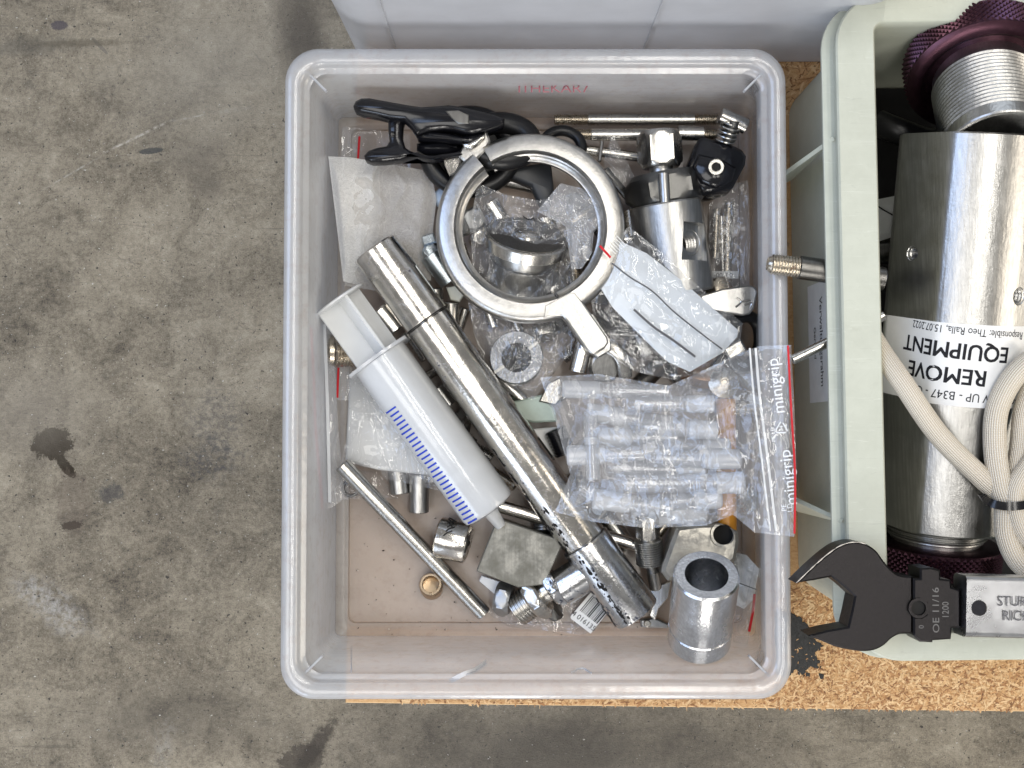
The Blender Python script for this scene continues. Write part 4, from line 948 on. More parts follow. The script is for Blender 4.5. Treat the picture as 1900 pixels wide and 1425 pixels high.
# --- steel block with a tapped hole behind it
t = thing("steel_manifold_block", "worn steel block with a big threaded hole, behind the aluminium tube", "steel block", W(1300, 1020, 3.5))
m = M(); m.prism([W(x, y, 4.6) for x, y in ((1256,978),(1300,972),(1340,972),(1370,986),(1372,1006),(1366,1040),(1340,1058),(1290,1075),(1240,1078),(1228,1062),(1230,1050))], 1.8, 4.6, .25); m.build("body", metal("stained_steel", (.44,.42,.375), .40, spots=.42, spotcol=(.30,.28,.24), bumps=.3, grain=1.2, spotscale=.9, soft=.12), t, 40)
tap(bpy.data.objects[t.children[-1].name], W(1342, 992, 4.6), (-.15, .1, 1), .80, 1.5, 6)

# --- square ground block, centre bottom
t = thing("square_steel_block", "square ground steel block lying between the slotted cap and the polished tube", "steel block", W(950, 1020, 3))
m = M(); m.prism([W(x, y, 4.0) for x, y in ((923,962),(1046,1004),(1010,1085),(962,1090),(884,1060))], 1.6, 4.0, .06); m.build("body", BLOCK, t)

# --- thin bars
single(rodpx((634, 862), (898, 1139), 3.3, 1.2, rr(30, 2.2)), "steel_bar", STEEL, "long plain steel bar lying diagonally at the near left of the clear box", "steel bar")
single(rodpx((912, 935), (1182, 1012), 3.2, 2.6, rr(24, 2.8)), "polished_rod", CHROME, "polished rod passing under the diagonal tube above the square block", "rod")
m = M(); m.lathe(W(1099, 1060, 1.4), W(1099, 1060, 1.4)+Vector((0, 0, .01)), [(0, .01), (1, .01)], 6)
A = W(801, 1092, .40); m = M(); m.lathe(A, W(799, 1084, 1.9), [(0, .72), (.0, .76), (.94, .76), (1, .70), (1, .56), (.96, .53), (.1, .53), (.1, .40)], 40)
single(m, "bronze_bushing", BRASSY, "small bronze bushing standing alone on the bare floor of the box", "bushing")
ring("steel_washer", 651, 906, 14, .7, .12, DARKST, "small dark split washer near the left wall, by the end of the long bar", "washer", .1, 0, 1)
single(rodpx((737, 872), (742, 916), 1.4, 1.3, rr(36, 1.4), ri=.45), "steel_spacer", STEELV, "shorter of two steel spacers sticking out below the white foam pad", "spacer", "steel spacers under the foam pad")
single(rodpx((778, 880), (777, 950), 1.6, 1.3, rr(38, 1.4), ri=.5), "steel_spacer", STEELV, "longer steel spacer below the white foam pad, beside the syringe", "spacer", "steel spacers under the foam pad")

# --- slotted round cap
t = thing("slotted_cap", "bright slotted steel cap with a cross shaped end, between the bar and the syringe tip", "slotted cap", W(845, 1000, 2))
A = W(812, 996, 1.9); B = W(868, 1008, 2.2)
m = M(); m.lathe(A, B, [(0, 1.2), (.06, 1.36), (.94, 1.36), (1, 1.30), (1, 1.1), (.8, 1.05), (.8, .1)], 56); m.build("body", CHROME, t)
ax = (B-A).normalized(); u = Vector((0,0,1)); u = (u-ax*u.dot(ax)).normalized(); v = ax.cross(u)
m = M()
for a0 in (.3, .3+PI):
    pts = [B+ax*.02+(u*math.cos(a)+v*math.sin(a))*1.22 for a in [a0-.55+k*.22 for k in range(6)]]+[B+ax*.02+(u*math.cos(a)+v*math.sin(a))*1.22 for a in [a0+PI-.55+k*.22 for k in range(6)]]
    if a0 > 1: break
    i0 = len(m.v); m.v += pts; m.f.append(tuple(range(i0, i0+len(pts))))
m.build("end_bar", STEEL, t, solid=.08)
m = M(); m.lathe(B+ax*.05, B+ax*.12, [(0, .17), (1, .17)], 14); m.build("centre_hole", DARKHOLE, t)
for k in range(4):
    th0 = .35+k*.24; m = M(); q = []
    for e in range(7):
        th = th0+(e-3)*.055; c_ = A.lerp(B, .26+abs(e-3)*.012+.05*math.sin(k)); q.append(c_+ax*(e*.08)+(u*math.cos(-th)+v*math.sin(-th))*1.372)
    m.pipe(q, .045, 6); m.build("slot", DARKHOLE, t)
for k in range(3):
    th0 = -.9-k*.24; m = M(); q = []
    for e in range(7):
        th = th0+(e-3)*.055; c_ = A.lerp(B, .26); q.append(c_+ax*(e*.08)+(u*math.cos(th)+v*math.sin(th))*1.372)
    m.pipe(q, .045, 6); m.build("slot", DARKHOLE, t)

# --- hexagon fittings at the bottom
t = thing("hexagon_fitting", "steel double hexagon pipe fitting with coarse threads, below the polished tube's branch", "pipe fitting", W(990, 1110, 2.5))
m = M(); m.thread(W(957, 1134, 2.2), W(992, 1110, 2.5), 1.10, .21, .09, 48); m.build("thread", STEEL, t)
m = M(); m.hexbar(W(984, 1113, 2.5), W(1007, 1099, 2.7), 2.85, roll=.3); m.build("large_hexagon", STEEL, t, 25)
m = M(); m.tube(W(1003, 1102, 2.7), W(1022, 1090, 2.9), .82); m.build("neck", STEEL, t)
m = M(); m.hexbar(W(1018, 1093, 2.9), W(1037, 1080, 3.0), 2.6, roll=.1); m.build("small_hexagon", CHROMED, t, 25)
m = M(); m.hexbar(W(1033, 1125, 1.3), W(1018, 1133, 1.1), 1.7, roll=.2); single(m, "hexagon_nut", DARKST, "small dark hexagon nut half hidden under the double hexagon fitting", "nut", smooth=25)
m = M(); m.hexbar(W(921, 1107, 1.7), W(949, 1113, 1.9), 2.1, bore=.6, roll=.5); single(m, "hexagon_nut", GREYST, "matt grey hexagon nut at the lower end of the long plain bar", "nut", smooth=25)
m = M(); m.prism([W(x, y, 1.2) for x, y in ((894,1068),(936,1082),(922,1106),(889,1078))], .9, 1.25, .04); single(m, "white_tab", WHITEP, "white plastic tab under the lower corner of the square block", "plastic tab")
# --- barcode sticker on its small bag
t = thing("barcode_bag", "small clear bag with a white barcode sticker, under the polished tube's lower end", "bag", W(1060, 1140, 1))
film_bag(t, "film", FILM2, [(912,1128),(990,1120),(1085,1090)], [(1085,1090),(1122,1140)], [(912,1144),(945,1164),(1030,1172),(1080,1178),(1105,1170),(1122,1140)], [(912,1128),(905,1136),(912,1144)], .8, .4, .35, 21, (40, 22), 1.4)
st_c = [W(x, y, 1.75) for x, y in ((1057,1146),(1098,1097),(1134,1128),(1096,1176))]
m = M(); m.prism([st_c[0]+(st_c[1]-st_c[0])*.06, st_c[0]+(st_c[3]-st_c[0])*.06, st_c[3], st_c[2], st_c[1]], 1.66, 1.72, .01); m.build("sticker", WHITEP, t)
rb = random.Random(5); e1_ = (st_c[1]-st_c[0]); e2_ = (st_c[3]-st_c[0]); x = .12
ang = math.atan2(e2_.y, e2_.x)
while x < .97:
    w_ = rb.choice((.016, .016, .034, .05)); m = M(); a = st_c[0]+e2_*x+e1_*.34; b = st_c[0]+e2_*x+e1_*.95
    q = e2_*w_; m.prism([a, a+q, b+q, b], 1.715, 1.73, .002); m.build("bar", INK, t); x += w_+rb.choice((.02, .035, .035))
text("4 016135", st_c[0]+e2_*.5+e1_*.17+Vector((0,0,-.01)), .50, ang, INK, t, thick=.01, sx=.98)

# --- bellows fitting and thumb clip right of the tube
t = thing("bellows_fitting", "small steel fitting with hexagon top and fine bellows, between tube and manifold block", "fitting", W(1205, 1020, 3))
m = M(); m.hexbar(W(1200, 955, 3.9), W(1203, 1002, 3.6), 1.35, roll=PI/6); m.build("hexagon", STEEL, t, 25)
m = M(); m.thread(W(1203, 1000, 3.5), W(1207, 1046, 3.1), .92, .15, .09, 44); m.build("bellows", STEELV, t)
m = M(); m.thread(W(1207, 1044, 3.0), W(1211, 1062, 2.7), .35, .1, .04, 20); m.tube(W(1211, 1060, 2.7), W(1216, 1092, 2.3), .42); m.build("stem", STEELV, t)
m = M(); m.prism([W(x, y, 2.0) for x, y in ((1205,1092),(1246,1078),(1240,1110),(1222,1130),(1216,1152),(1205,1142),(1212,1118))], 1.4, 2.0, .06); single(m, "bent_clip", STEEL, "bent sheet steel clip between the polished tube's end and the aluminium tube", "clip")
t = thing("screw_plate", "thin plate with a tiny screw, beside the base of the aluminium tube", "plate", W(1210, 1158, .8))
m = M(); m.prism([W(x, y, .9) for x, y in ((1188,1150),(1215,1146),(1240,1158),(1240,1166),(1190,1164))], .5, .9, .1); m.build("plate", GREYST, t)
m = M(); m.lathe(W(1201, 1157, .85), W(1201, 1157, 1.1), [(0, .25), (.7, .25), (1, .18), (1, .1), (.5, .08)], 20); m.build("screw", STEEL, t)
single(rodpx((1347, 740), (1349, 985), 2.6, 2.4, rr(36, 2.5)), "orange_marker", ORANGE, "orange round plastic marker lying under the bag of plastic vials", "marker")

# --- fittings left of the ring clamp
t = thing("threaded_bush", "short bronze coloured threaded bush beside the syringe plunger at the left wall", "threaded bush", W(628, 655, 2.6))
m = M(); m.thread(W(655, 648, 2.6), W(618, 650, 3.0), 1.15, .2, .09, 48); m.build("thread", TARN, t)
m = M(); m.lathe(W(618, 650, 3.0), W(606, 650, 3.1), [(0, 1.07), (.7, 1.04), (1, .8), (1, .6)], 44); m.build("collar", TARN, t)
t = thing("shaft_collar", "bright steel collar half hidden between syringe and polished tube", "collar", W(715, 590, 3))
m = M(); m.lathe(W(700, 572, 3.4), W(735, 612, 3.0), [(0, 1.0), (.05, 1.1), (.95, 1.1), (1, 1.0), (1, .6), (.5, .6)], 44); m.build("body", CHROME, t)
m = M(); m.hexbar(W(788, 462, 3.1), W(830, 500, 3.1), 1.5, roll=.3); single(m, "bolt_head", ZINC, "bluish zinc plated bolt head poking out left of the ring clamp", "bolt", smooth=25)
single(rodpx((800, 470), (838, 520), 3.6, 3.2, .85), "zinc_sleeve", ZINC, "short bluish zinc sleeve under the left side of the ring clamp", "sleeve")
m = M(); m.box(W(796, 446, 3.4), (.9, .7, 1.0), .3, .1); single(m, "square_nut", ZINC, "small square nut just above the bluish zinc sleeve", "nut")
single(rodpx((806, 535), (812, 590), 3.0, 2.6, .55), "dowel_pin", STEEL, "upper of two steel dowels between the ring clamp and the polished tube", "dowel", "steel dowels right of the tube")
single(rodpx((836, 560), (834, 640), 3.0, 2.4, .6), "dowel_pin", STEEL, "lower steel dowel just right of the polished tube's joint", "dowel", "steel dowels right of the tube")
m = M(); m.prism([W(x, y, 3.7) for x, y in ((828,533),(846,530),(862,545),(852,560),(836,556))], 3.2, 3.7, .06); single(m, "cream_cap", plastic("cream_plastic", (.80,.79,.66), .4), "cream coloured plastic cap below the left of the ring clamp", "cap")
m = M(); m.hexbar(W(862, 392, 3.6), W(880, 430, 3.4), 1.9, roll=.2); single(m, "hexagon_bolt", GREYST, "grey hexagon bolt head inside the ring clamp at its left", "bolt", smooth=25)
m = M(); m.prism([W(x, y, 3.2) for x, y in ((800,360),(826,340),(850,352),(844,392),(816,384),(803,372))], 2.2, 3.2, .2); single(m, "blue_plug", BLUEP, "pale blue plastic plug showing outside the ring clamp's upper left", "plug", smooth=50)
# --- odds between tube and vial bag
m = M(); m.prism([W(x, y, 2.9) for x, y in ((940,748),(1006,732),(1030,760),(1034,782),(990,784),(966,778))], 1.6, 2.9, .1); single(m, "green_block", GREENB, "pale green plastic block showing right of the diagonal tube", "plastic block")
m = M(); m.prism([W(x, y, 2.4) for x, y in ((985,796),(1034,792),(1034,846),(1008,850))], 1.2, 2.4, .1); single(m, "white_block", WHITEP, "small white block under the pale green one, right of the tube", "plastic block")
m = M(); m.thread(W(1030, 796, 2.9), W(1050, 842, 2.8), .75, .2, .08, 36); single(m, "black_plug", BLACKP, "black threaded plug half under the left end of the vial bag", "plug")
m = M(); m.prism([W(x, y, 2.9) for x, y in ((1000,745),(1016,712),(1040,700),(1046,735),(1030,752))], 2.0, 3.1, .08); single(m, "steel_wedge", STEEL, "bright angular steel piece at the top left tip of the vial bag", "metal part")
single(rodpx((1086, 632), (1072, 690), 3.9, 3.6, .62), "socket_pin", CHROME, "upright chrome pin just below the ring clamp's lug", "pin")
P = smooth_path([W(1118, 640, 4.0), W(1140, 648, 4.1), W(1156, 668, 4.0), W(1160, 700, 3.6)], 8)
m = M(); m.sweep(P, [(-.45, -.2), (.45, -.2), (.45, .1), (.3, .2), (-.3, .2), (-.45, .1)]); single(m, "curved_bracket", STEEL, "curved bright steel strap right of the ring clamp's lug", "bracket")
m = M(); m.lathe(W(1122, 680, 3.2), W(1124, 682, 3.5), [(0, 1.0), (.5, 1.1), (1, .9)], 40); single(m, "steel_disc", STEELV, "flat steel disc tucked inside the curved steel strap", "disc")
m = M(); m.lathe(W(1342, 712, 4.2), W(1345, 708, 4.9), [(0, 1.0), (.5, 1.0), (.7, .7), (1, .35), (1, .2), (.8, .15)], 30); single(m, "domed_screw", TARN, "brownish domed screw seen through the vial bag near its seal", "screw")
m = M(); m.lathe(W(1300, 690, 3.0), W(1305, 672, 3.6), [(0, 1.6), (.8, 1.6), (1, 1.3), (1, 1.0)], 40); single(m, "copper_ring", metal("copper", (.70, .40, .22), .3), "copper coloured ring under the corner of the pale foam sheet", "ring")
m = M(); m.prism([W(x, y, 4.8) for x, y in ((1318,680),(1338,655),(1352,664),(1332,690))], 3.0, 4.8, .1); single(m, "plastic_end_piece", BLACKP, "black plastic end showing at the lower tip of the foam sheet", "knob")
m = M(); m.box(W(1362, 650, 4.4), (1.3, .9, 1.0), .5, .12); single(m, "steel_latch", STEEL, "small bright latch above the vial bag by the right wall", "latch")

# --- flanged ring fitting in its bag under the clamp
t = thing("flange_ring", "round aluminium flange ring with a dark bore and two slots, below the ring clamp", "flange", W(958, 663, 4))
q = (W(958, 663, 4.3)-W(960, 668, 3.2)).normalized(); c = W(958, 663, 4.3)
m = M(); m.lathe(c-q*1.3, c, [(0, 1.7), (.9, 1.74), (1, 1.68), (1, 1.22), (.97, 1.2), (.97, .97), (.6, .95), (.1, .95)], 64); m.build("body", ALU, t, 25)
m = M(); m.lathe(c-q*.8, c-q*.78, [(0, .95), (1, .95)], 40); m.build("bore", DARKHOLE, t)
for a in (35, 215):
    m = M(); a = math.radians(a); m.box(c+Vector((math.cos(a)*1.35, math.sin(a)*1.35, .01)), (.75, .2, .06), a, .01); m.build("slot", STEELV, t)
# --- round steel canister in crumpled film inside the ring
t = thing("steel_canister", "round steel canister with a flanged lid, wrapped in film inside the ring clamp", "canister", W(985, 480, 3))
q = Vector((.14, .80, .55)).normalized(); c = W(978, 436, 4.7)
m = M(); m.lathe(c-q*3.6, c-q*.7, [(0, 1.9), (.05, 2.15), (.62, 2.15), (.64, 2.0), (.7, 2.0), (.72, 2.2), (1, 2.2)], 56); m.build("body", STEELV, t)
m = M(); m.lathe(c-q*.85, c, [(0, 2.6), (.08, 2.78), (.90, 2.78), (1, 2.68)], 64); m.build("lid", STEEL, t)
m = M(); m.lathe(c, c+q*.02, [(0, 2.5), (1, 2.5)], 48); m.build("lid_face", DARKST, t)
m = M(); m.lathe(c, c+q*.35, [(0, .9), (.5, .8), (1, .5)], 32); m.build("boss", STEEL, t)

# --- half buried fittings that fill the bottom of the pile
rz = random.Random(21); G_ = "half buried fittings at the bottom of the pile"
used_ = set()
LAND = [(985,340,"the ring clamp's upper part"), (985,460,"the bagged canister"), (860,470,"the clamp's swing bolt"), (958,663,"the aluminium flange ring"), (1243,460,"the valve body"), (1220,280,"the valve's hexagon cap"), (1355,558,"the winged lever"), (1235,560,"the pale foam sheet"), (1100,610,"the clamp's bent lug"), (980,760,"the green block"), (1010,825,"the white block"), (1200,840,"the bag of vials"), (1350,860,"the orange marker"), (1205,1020,"the bellows fitting"), (950,1020,"the square steel block"), (780,650,"the syringe flange"), (860,780,"the middle of the syringe"), (915,900,"the syringe's nozzle end"), (1330,300,"the black clamping lever"), (1300,1000,"the manifold block"), (1380,640,"the black ring at the right wall")]
spots_ = [(930,400),(1060,380),(1030,470),(920,520),(985,545),(1030,520),(1070,500),(850,310),(1150,440),(1100,330),(1075,650),(1130,620),(1210,690),(1260,700),(1010,960),(1000,905),
  (845,345),(838,400),(905,330),(960,345),(1010,420),(885,440),(870,520),(900,575),(1090,400),(1085,470),(1120,540),(1150,500),(1160,600),(1190,640),(1110,600),(860,600),(850,660),(880,690),
  (772,640),(800,690),(828,735),(860,790),(890,835),(920,880),(955,720),(1040,730),(1060,900),(1120,960),(1150,985),(1010,880),(1250,640),(1300,620),(1340,600),(1330,540),(1290,570),(1150,350),(1130,420),(1200,560),(1380,700),(1240,960),(1390,760),(1385,930),(1060,610),(960,590),(1060,560),(1010,605),(905,740),(940,830),(985,870)]
for k, (px, py) in enumerate(spots_):
    z = rz.uniform(1.2, 2.0); a = rz.uniform(0, PI); L_ = rz.uniform(1.4, 3.0); r = rz.uniform(.45, .85); c = W(px+rz.uniform(-6, 6), py+rz.uniform(-6, 6), z); dv = Vector((math.cos(a), math.sin(a), rz.uniform(-.25, .25)))*L_/2
    m = M(); kind = k % 4
    mt_ = rz.choice((STEEL, STEELV, DARKST, TARN, CHROME, STEEL)); tone = {DARKST: "dark", TARN: "tarnished brownish", CHROME: "bright"}.get(mt_, "plain grey")
    lx, ly, ln_ = min(LAND, key=lambda l: (l[0]-px)**2+(l[1]-py)**2); ddx, ddy = px-lx, py-ly
    dr = ("right of" if ddx > 0 else "left of") if abs(ddx) > abs(ddy) else ("below" if ddy > 0 else "above")
    if kind == 0: m.tube(c-dv, c+dv, r, r*.65, .05, 24); nm, lb_, ct = "steel_tube_piece", "short steel tube piece", "tube piece"
    elif kind == 1: m.hexbar(c-dv*.5, c+dv*.5, r*2.2, r*.5, rz.random()); nm, lb_, ct = "hexagon_nut", "steel hexagon nut", "nut"
    elif kind == 2: m.thread(c-dv, c+dv*.3, r*.8, .18, .08, 24); m.lathe(c+dv*.3, c+dv*.8, [(0, r), (.1, r*1.15), (.9, r*1.15), (1, r)], 24); nm, lb_, ct = "threaded_plug", "threaded steel plug", "plug"
    else: m.tube(c-dv*1.2, c+dv*1.2, r*.55, seg=20); nm, lb_, ct = "steel_pin", "round steel pin", "pin"
    lab_ = f"{tone} {lb_} half buried {dr} {ln_}"; q_ = 2
    while lab_ in used_:
        lab_ = f"{tone} {lb_} half buried {dr} {ln_}, {['', '', 'deeper', 'lowest', 'topmost'][min(q_, 4)]}"; q_ += 1
        if q_ > 5: break
    used_.add(lab_)
    single(m, nm, mt_, lab_, ct, G_, smooth=30)

# --- crumbs on the bare floor of the box
m = M(); rq = random.Random(8)
for k in range(60):
    x, y = (rq.uniform(640, 900), rq.uniform(960, 1172)) if k % 3 else (rq.uniform(632, 1380), rq.uniform(1150, 1178)); p = W(x, y, .5); i0 = len(m.v); r = rq.uniform(.02, .06); a = rq.random()*3
    for e in range(5): m.addv(p+Vector((r*rq.uniform(.5, 2.2)*math.cos(a+e*1.257), r*math.sin(a+e*1.257), 0)))
    t_ = m.addv(p+Vector((0, 0, r))); m.f += [(i0+e, i0+(e+1) % 5, t_) for e in range(5)]
tag(m.build("crumbs", GRIT), "tiny dark crumbs of dirt scattered on the bare floor of the clear box", "dirt", kind='stuff')

# ------------------------------------------------------------------ syringe
A = W(626, 556, 5.6); B = W(908, 946, 4.1); d = (B-A).normalized(); L = (B-A).length
s_ = ppc(4.9); rb_ = 104/2/s_
def sy(f): return A+d*(L*f)
t = thing("syringe", "large frosted plastic syringe with blue graduation marks, lying beside the polished tube", "syringe", (A+B)/2)
fb_ = .275
m = M(); m.lathe(sy(fb_), B, [(0, rb_), (.012, rb_), (.97, rb_), (.99, rb_*.96), (1, rb_*.80), (1.0, .55)], 72); m.build("barrel", SYR, t, 40, solid=.10)
side = d.cross(Vector((0,0,1))).normalized()
m = M()
fl_ = [(rb_*1.0*math.cos(2*PI*k/40), 0, rb_*math.sin(2*PI*k/40)) for k in range(40)]
def flange_pts(off): return [sy(fb_)+d*off + side*(max(-1, min(1, math.cos(2*PI*k/48)*1.35))*rb_*1.22) + Vector((0,0,1)).cross(side).cross(side)*(-math.sin(2*PI*k/48)*rb_*1.03) for k in range(48)]
m.strips([flange_pts(-.10), flange_pts(-.09), flange_pts(.09), flange_pts(.10)], True, True, True); m.build("finger_flange", SYR, t)
m = M(); m.lathe(A, A+d*.22, [(0, rb_*.98), (.3, rb_*1.05), (.8, rb_*1.05), (1, rb_*.95)], 56); 
up_ = side.cross(d).normalized(); up_ = up_ if up_.z > 0 else -up_
for kk in range(2):
    th = math.radians(24)+kk*PI/2; e_ = side*math.cos(th)+up_*math.sin(th); n_ = up_*math.cos(th)-side*math.sin(th); w2 = rb_*.90; i0 = len(m.v)
    for f_ in (d*.15, sy(.80)-A):
        m.v += [A+f_+e_*w2+n_*.09, A+f_-e_*w2+n_*.09, A+f_-e_*w2-n_*.09, A+f_+e_*w2-n_*.09]
    m.f += [(i0+0,i0+1,i0+2,i0+3),(i0+7,i0+6,i0+5,i0+4)]+[(i0+q,i0+4+q,i0+4+(q+1)%4,i0+(q+1)%4) for q in range(4)]
m.build("plunger", SYRP, t, 40)
m = M(); m.lathe(sy(.565), sy(.575), [(0, rb_*.97), (1, rb_*.97)], 56); m.build("plunger_disc", SYRP, t)
m = M(); m.lathe(sy(.80), sy(.84), [(0, rb_*.96), (.5, rb_*.97), (1, rb_*.9)], 56); m.build("plunger_seal", SYRP, t)
tipA = B + side*0; m = M(); m.lathe(B-d*.05, B+d*1.35, [(0, .62), (.1, .5), (.9, .36), (1, .3)], 24); m.build("nozzle", SYR, t)
vv = side.cross(d)
def syskin(th, s2, r=None): return sy(0)+d*s2+(vv*math.cos(th)+side*math.sin(th))*((r or rb_)+.065)
sgn = 1 if (W(722, 757, 5)-sy(.5)).dot(side) > 0 else -1
if vv.z < 0: vv = -vv
s0 = (W(740, 750, 5.5)-A).dot(d); s1 = (W(880, 962, 5)-A).dot(d); N = 27
for k in range(N):
    s2 = s0+(s1-s0)*k/(N-1); long_ = k % 5 == 0
    th0 = sgn*(1.12 if long_ else 1.0); th1 = sgn*.50; m = M()
    rings = [[syskin(th0+(th1-th0)*e/8, s2-.055), syskin(th0+(th1-th0)*e/8, s2+.055)] for e in range(9)]
    i0 = 0
    for r2 in rings: m.v += r2
    m.f = [(2*e, 2*e+1, 2*e+3, 2*e+2) for e in range(8)]
    m.build("graduation_mark", BLUEINK, t, solid=.012)

# ------------------------------------------------------------------ bags and packing
t = thing("packing_bag", "crumpled white packing film bag at the left wall, above the syringe", "bag", W(700, 400, 3))
film_bag(t, "inner_pad", BUBBLE, [(609,290),(650,292),(700,300)], [(700,300),(708,400),(690,520)], [(637,522),(660,528),(690,520)], [(609,290),(620,380),(637,522)], (4.2,3.8,3.4,4.0), .5, .25, 3, (36,50), 2.2, False)
film_bag(t, "film", BUBBLEP, [(640,292),(700,300),(800,318)], [(800,318),(810,370),(798,470),(800,520)], [(640,530),(700,540),(800,520)], [(640,292),(632,400),(640,530)], (3.8,3.4,3.2,3.6), .7, .45, 4, (60,60), 2.0)
m = M(); m.sweep(pxpts([(667,253),(664,300)], 1.7), [(-.07,-.03),(.07,-.03),(.07,.03),(-.07,.03)]); m.build("zip_line", RED, t)
film_bag(t, "bag_mouth", FILM2, [(635,235),(690,240),(760,250)], [(760,250),(765,320)], [(630,320),(700,322),(765,320)], [(635,235),(630,320)], 1.3, .3, .3, 9, (30,18), 1.6)
t = thing("foam_pad_bag", "clear zip bag holding a white foam pad, under the lower part of the syringe", "bag", W(740, 800, 2))
m = M(); m.prism([W(x, y, 2.6) for x, y in ((648,700),(640,856),(700,872),(838,886),(860,860),(800,770),(720,690))], 1.5, 2.6, .2); m.build("foam_pad", PAPER, t, 50)
film_bag(t, "film", FILM2, [(640,690),(720,680),(800,720)], [(800,720),(850,800),(880,900)], [(632,862),(740,880),(800,905),(880,915)], [(640,690),(650,780),(632,862)], (2.8,3.0,2.9,2.6), .35, .35, 14, (50,40), 2.4)
film_bag(t, "film_tail", FILM2, [(700,860),(780,872),(860,880)], [(860,880),(852,905),(835,915)], [(712,888),(770,900),(835,915)], [(700,860),(712,888)], (2.4,2.4,2.2,2.0), .15, .3, 15, (30,14), 2.4)
film_bag(t, "zip_strip", FILM3, [(626,680),(666,680)], [(666,680),(664,744)], [(626,742),(664,744)], [(626,680),(626,742)], 2.2, .05, .06, 16, (12,12), 2.4, False)
m = M(); m.sweep(pxpts([(628,682),(626,738)], 2.45), [(-.07,-.03),(.07,-.03),(.07,.03),(-.07,.03)]); m.build("zip_line", RED, t)
t = thing("standing_zip_bag", "flat zip bag with a long red line, standing against the left wall", "bag", W(600, 780, 3))
film_bag(t, "film", FILM3, [(573,606),(600,604),(618,600)], [(618,600),(628,800),(640,925)], [(598,945),(615,942),(640,925)], [(573,606),(580,800),(598,945)], (5.2,3.6,2.2,3.4), .12, .15, 31, (16,50), 1.0)
m = M(); m.sweep(smooth_path([W(577,608,5.6), W(582,700,5.6), W(586,800,5.2), W(594,890,4.6), W(598,944,4.2)], 8), [(-.06,-.03),(.06,-.03),(.06,.03),(-.06,.03)]); m.build("zip_line", RED, t)
m = M(); m.sweep(smooth_path([W(602,602,4.9), W(608,760,4.4), W(612,932,3.4)], 8), [(-.10,-.05),(.10,-.05),(.10,.05),(-.10,.05)]); m.build("zip_rib", SYR, t)
t = thing("washer_bag", "small clear bag at the left wall around the dark split washer", "bag", W(650, 900, .8))
film_bag(t, "film", FILM2, [(630,868),(700,876)], [(700,876),(740,926)], [(628,928),(680,924),(740,926)], [(630,868),(628,928)], 1.0, .2, .25, 41, (24,18), 2)

# crumpled bags round the canister and flange ring
t = thing("canister_bag", "crumpled clear bag round the steel canister inside the ring clamp", "bag", W(985, 450, 5))
film_bag(t, "film", FILM2, [(886,340),(940,362),(1000,372),(1060,360)], [(1060,360),(1080,420),(1066,500),(1060,560)], [(872,545),(940,560),(1000,565),(1060,560)], [(886,340),(872,420),(876,480),(872,545)], (5.2,5.2,4.6,4.4), .55, .9, 52, (70,70), 1.7)
film_bag(t, "film_fold", FILM3, [(996,392),(1040,340),(1090,352)], [(1090,352),(1140,395),(1102,430),(1098,470)], [(1060,500),(1080,498),(1098,470)], [(996,392),(1050,420),(1060,500)], (5.6,5.2,5.8,5.4), .5, .8, 55, (46,40), 1.5)
p = smooth_path(pxpts([(970,400),(976,405),(984,408),(990,404),(991,410)], 6.3), 4); m = M(); m.pipe(p, .03, 6); m.build("pen_mark", INK, t)
t = thing("flange_bag", "clear bag round the aluminium flange ring, between the clamp and the vial bag", "bag", W(950, 640, 4))
film_bag(t, "film", FILM2, [(868,560),(940,585),(1030,590),(1075,600)], [(1075,600),(1060,650),(1030,690)], [(905,700),(940,730),(990,742),(1030,690)], [(868,560),(880,620),(905,700)], (3.9,4.0,3.9,3.6), .65, .6, 57, (56,50), 1.8)
t = thing("corner_film", "small pointed scrap of clear film between ring clamp and hexagon cap", "film scrap", W(1140, 300, 3))
film_bag(t, "film", FILM2, [(1134,254),(1140,252)], [(1140,252),(1178,330)], [(1120,330),(1150,352),(1178,330)], [(1134,254),(1120,300),(1120,330)], (5.0,5.0,3.5,3.5), .2, .4, 61, (18,26), 2)
t = thing("screw_bag", "clear bag of long screws by the right wall, below the black knob", "bag", W(1350, 440, 2))
for x0, x1, y0, y1, w_ in ((1352,1348,376,528,18), (1330,1326,388,480,15), (1338,1342,400,520,10)):
    t2 = t; m = M(); m.tube(W(x0, y0, 1.6), W(x1, y1, 1.6), rr(w_, 1.6)); m.build("screw", TARN if w_ > 10 else STEEL, t)
m = M(); m.box(W(1342, 510, 2.2), (2.0, .5, .03), 0, .005); m.build("paper_slip", PAPER, t)
text("-00 7.0", W(1342, 511, 2.23), .45, 0, INKG, t, thick=.006)
film_bag(t, "film", FILM2, [(1316,378),(1350,345),(1388,334)], [(1388,334),(1392,440),(1390,540)], [(1322,545),(1360,540),(1390,540)], [(1316,378),(1314,460),(1322,545)], (3.0,3.6,3.2,2.6), .5, .35, 63, (34,50), 1.5)
t = thing("note_bag", "crumpled bag with folded white note and red zip line, right of the aluminium tube", "bag", W(1385, 1100, 2))
film_bag(t, "note", PAPER, [(1362,1025),(1385,1030),(1409,1056)], [(1409,1056),(1403,1085),(1400,1110)], [(1362,1120),(1380,1130),(1400,1110)], [(1362,1025),(1362,1120)], (3.0,3.4,3.0,2.6), .2, .7, 65, (20,24), 2.0, False)
film_bag(t, "film", FILM2, [(1352,1020),(1380,1025),(1412,1060)], [(1412,1060),(1402,1120),(1386,1200)], [(1360,1190),(1370,1206),(1386,1200)], [(1352,1020),(1356,1100),(1360,1190)], (3.0,4.4,2.6,2.0), .3, .5, 67, (24,40), 1.6)
m = M(); m.sweep(pxpts([(1400,1102),(1398,1130),(1390,1172)], 3.4), [(-.08,-.03),(.08,-.03),(.08,.03),(-.08,.03)]); m.build("zip_line", RED, t)
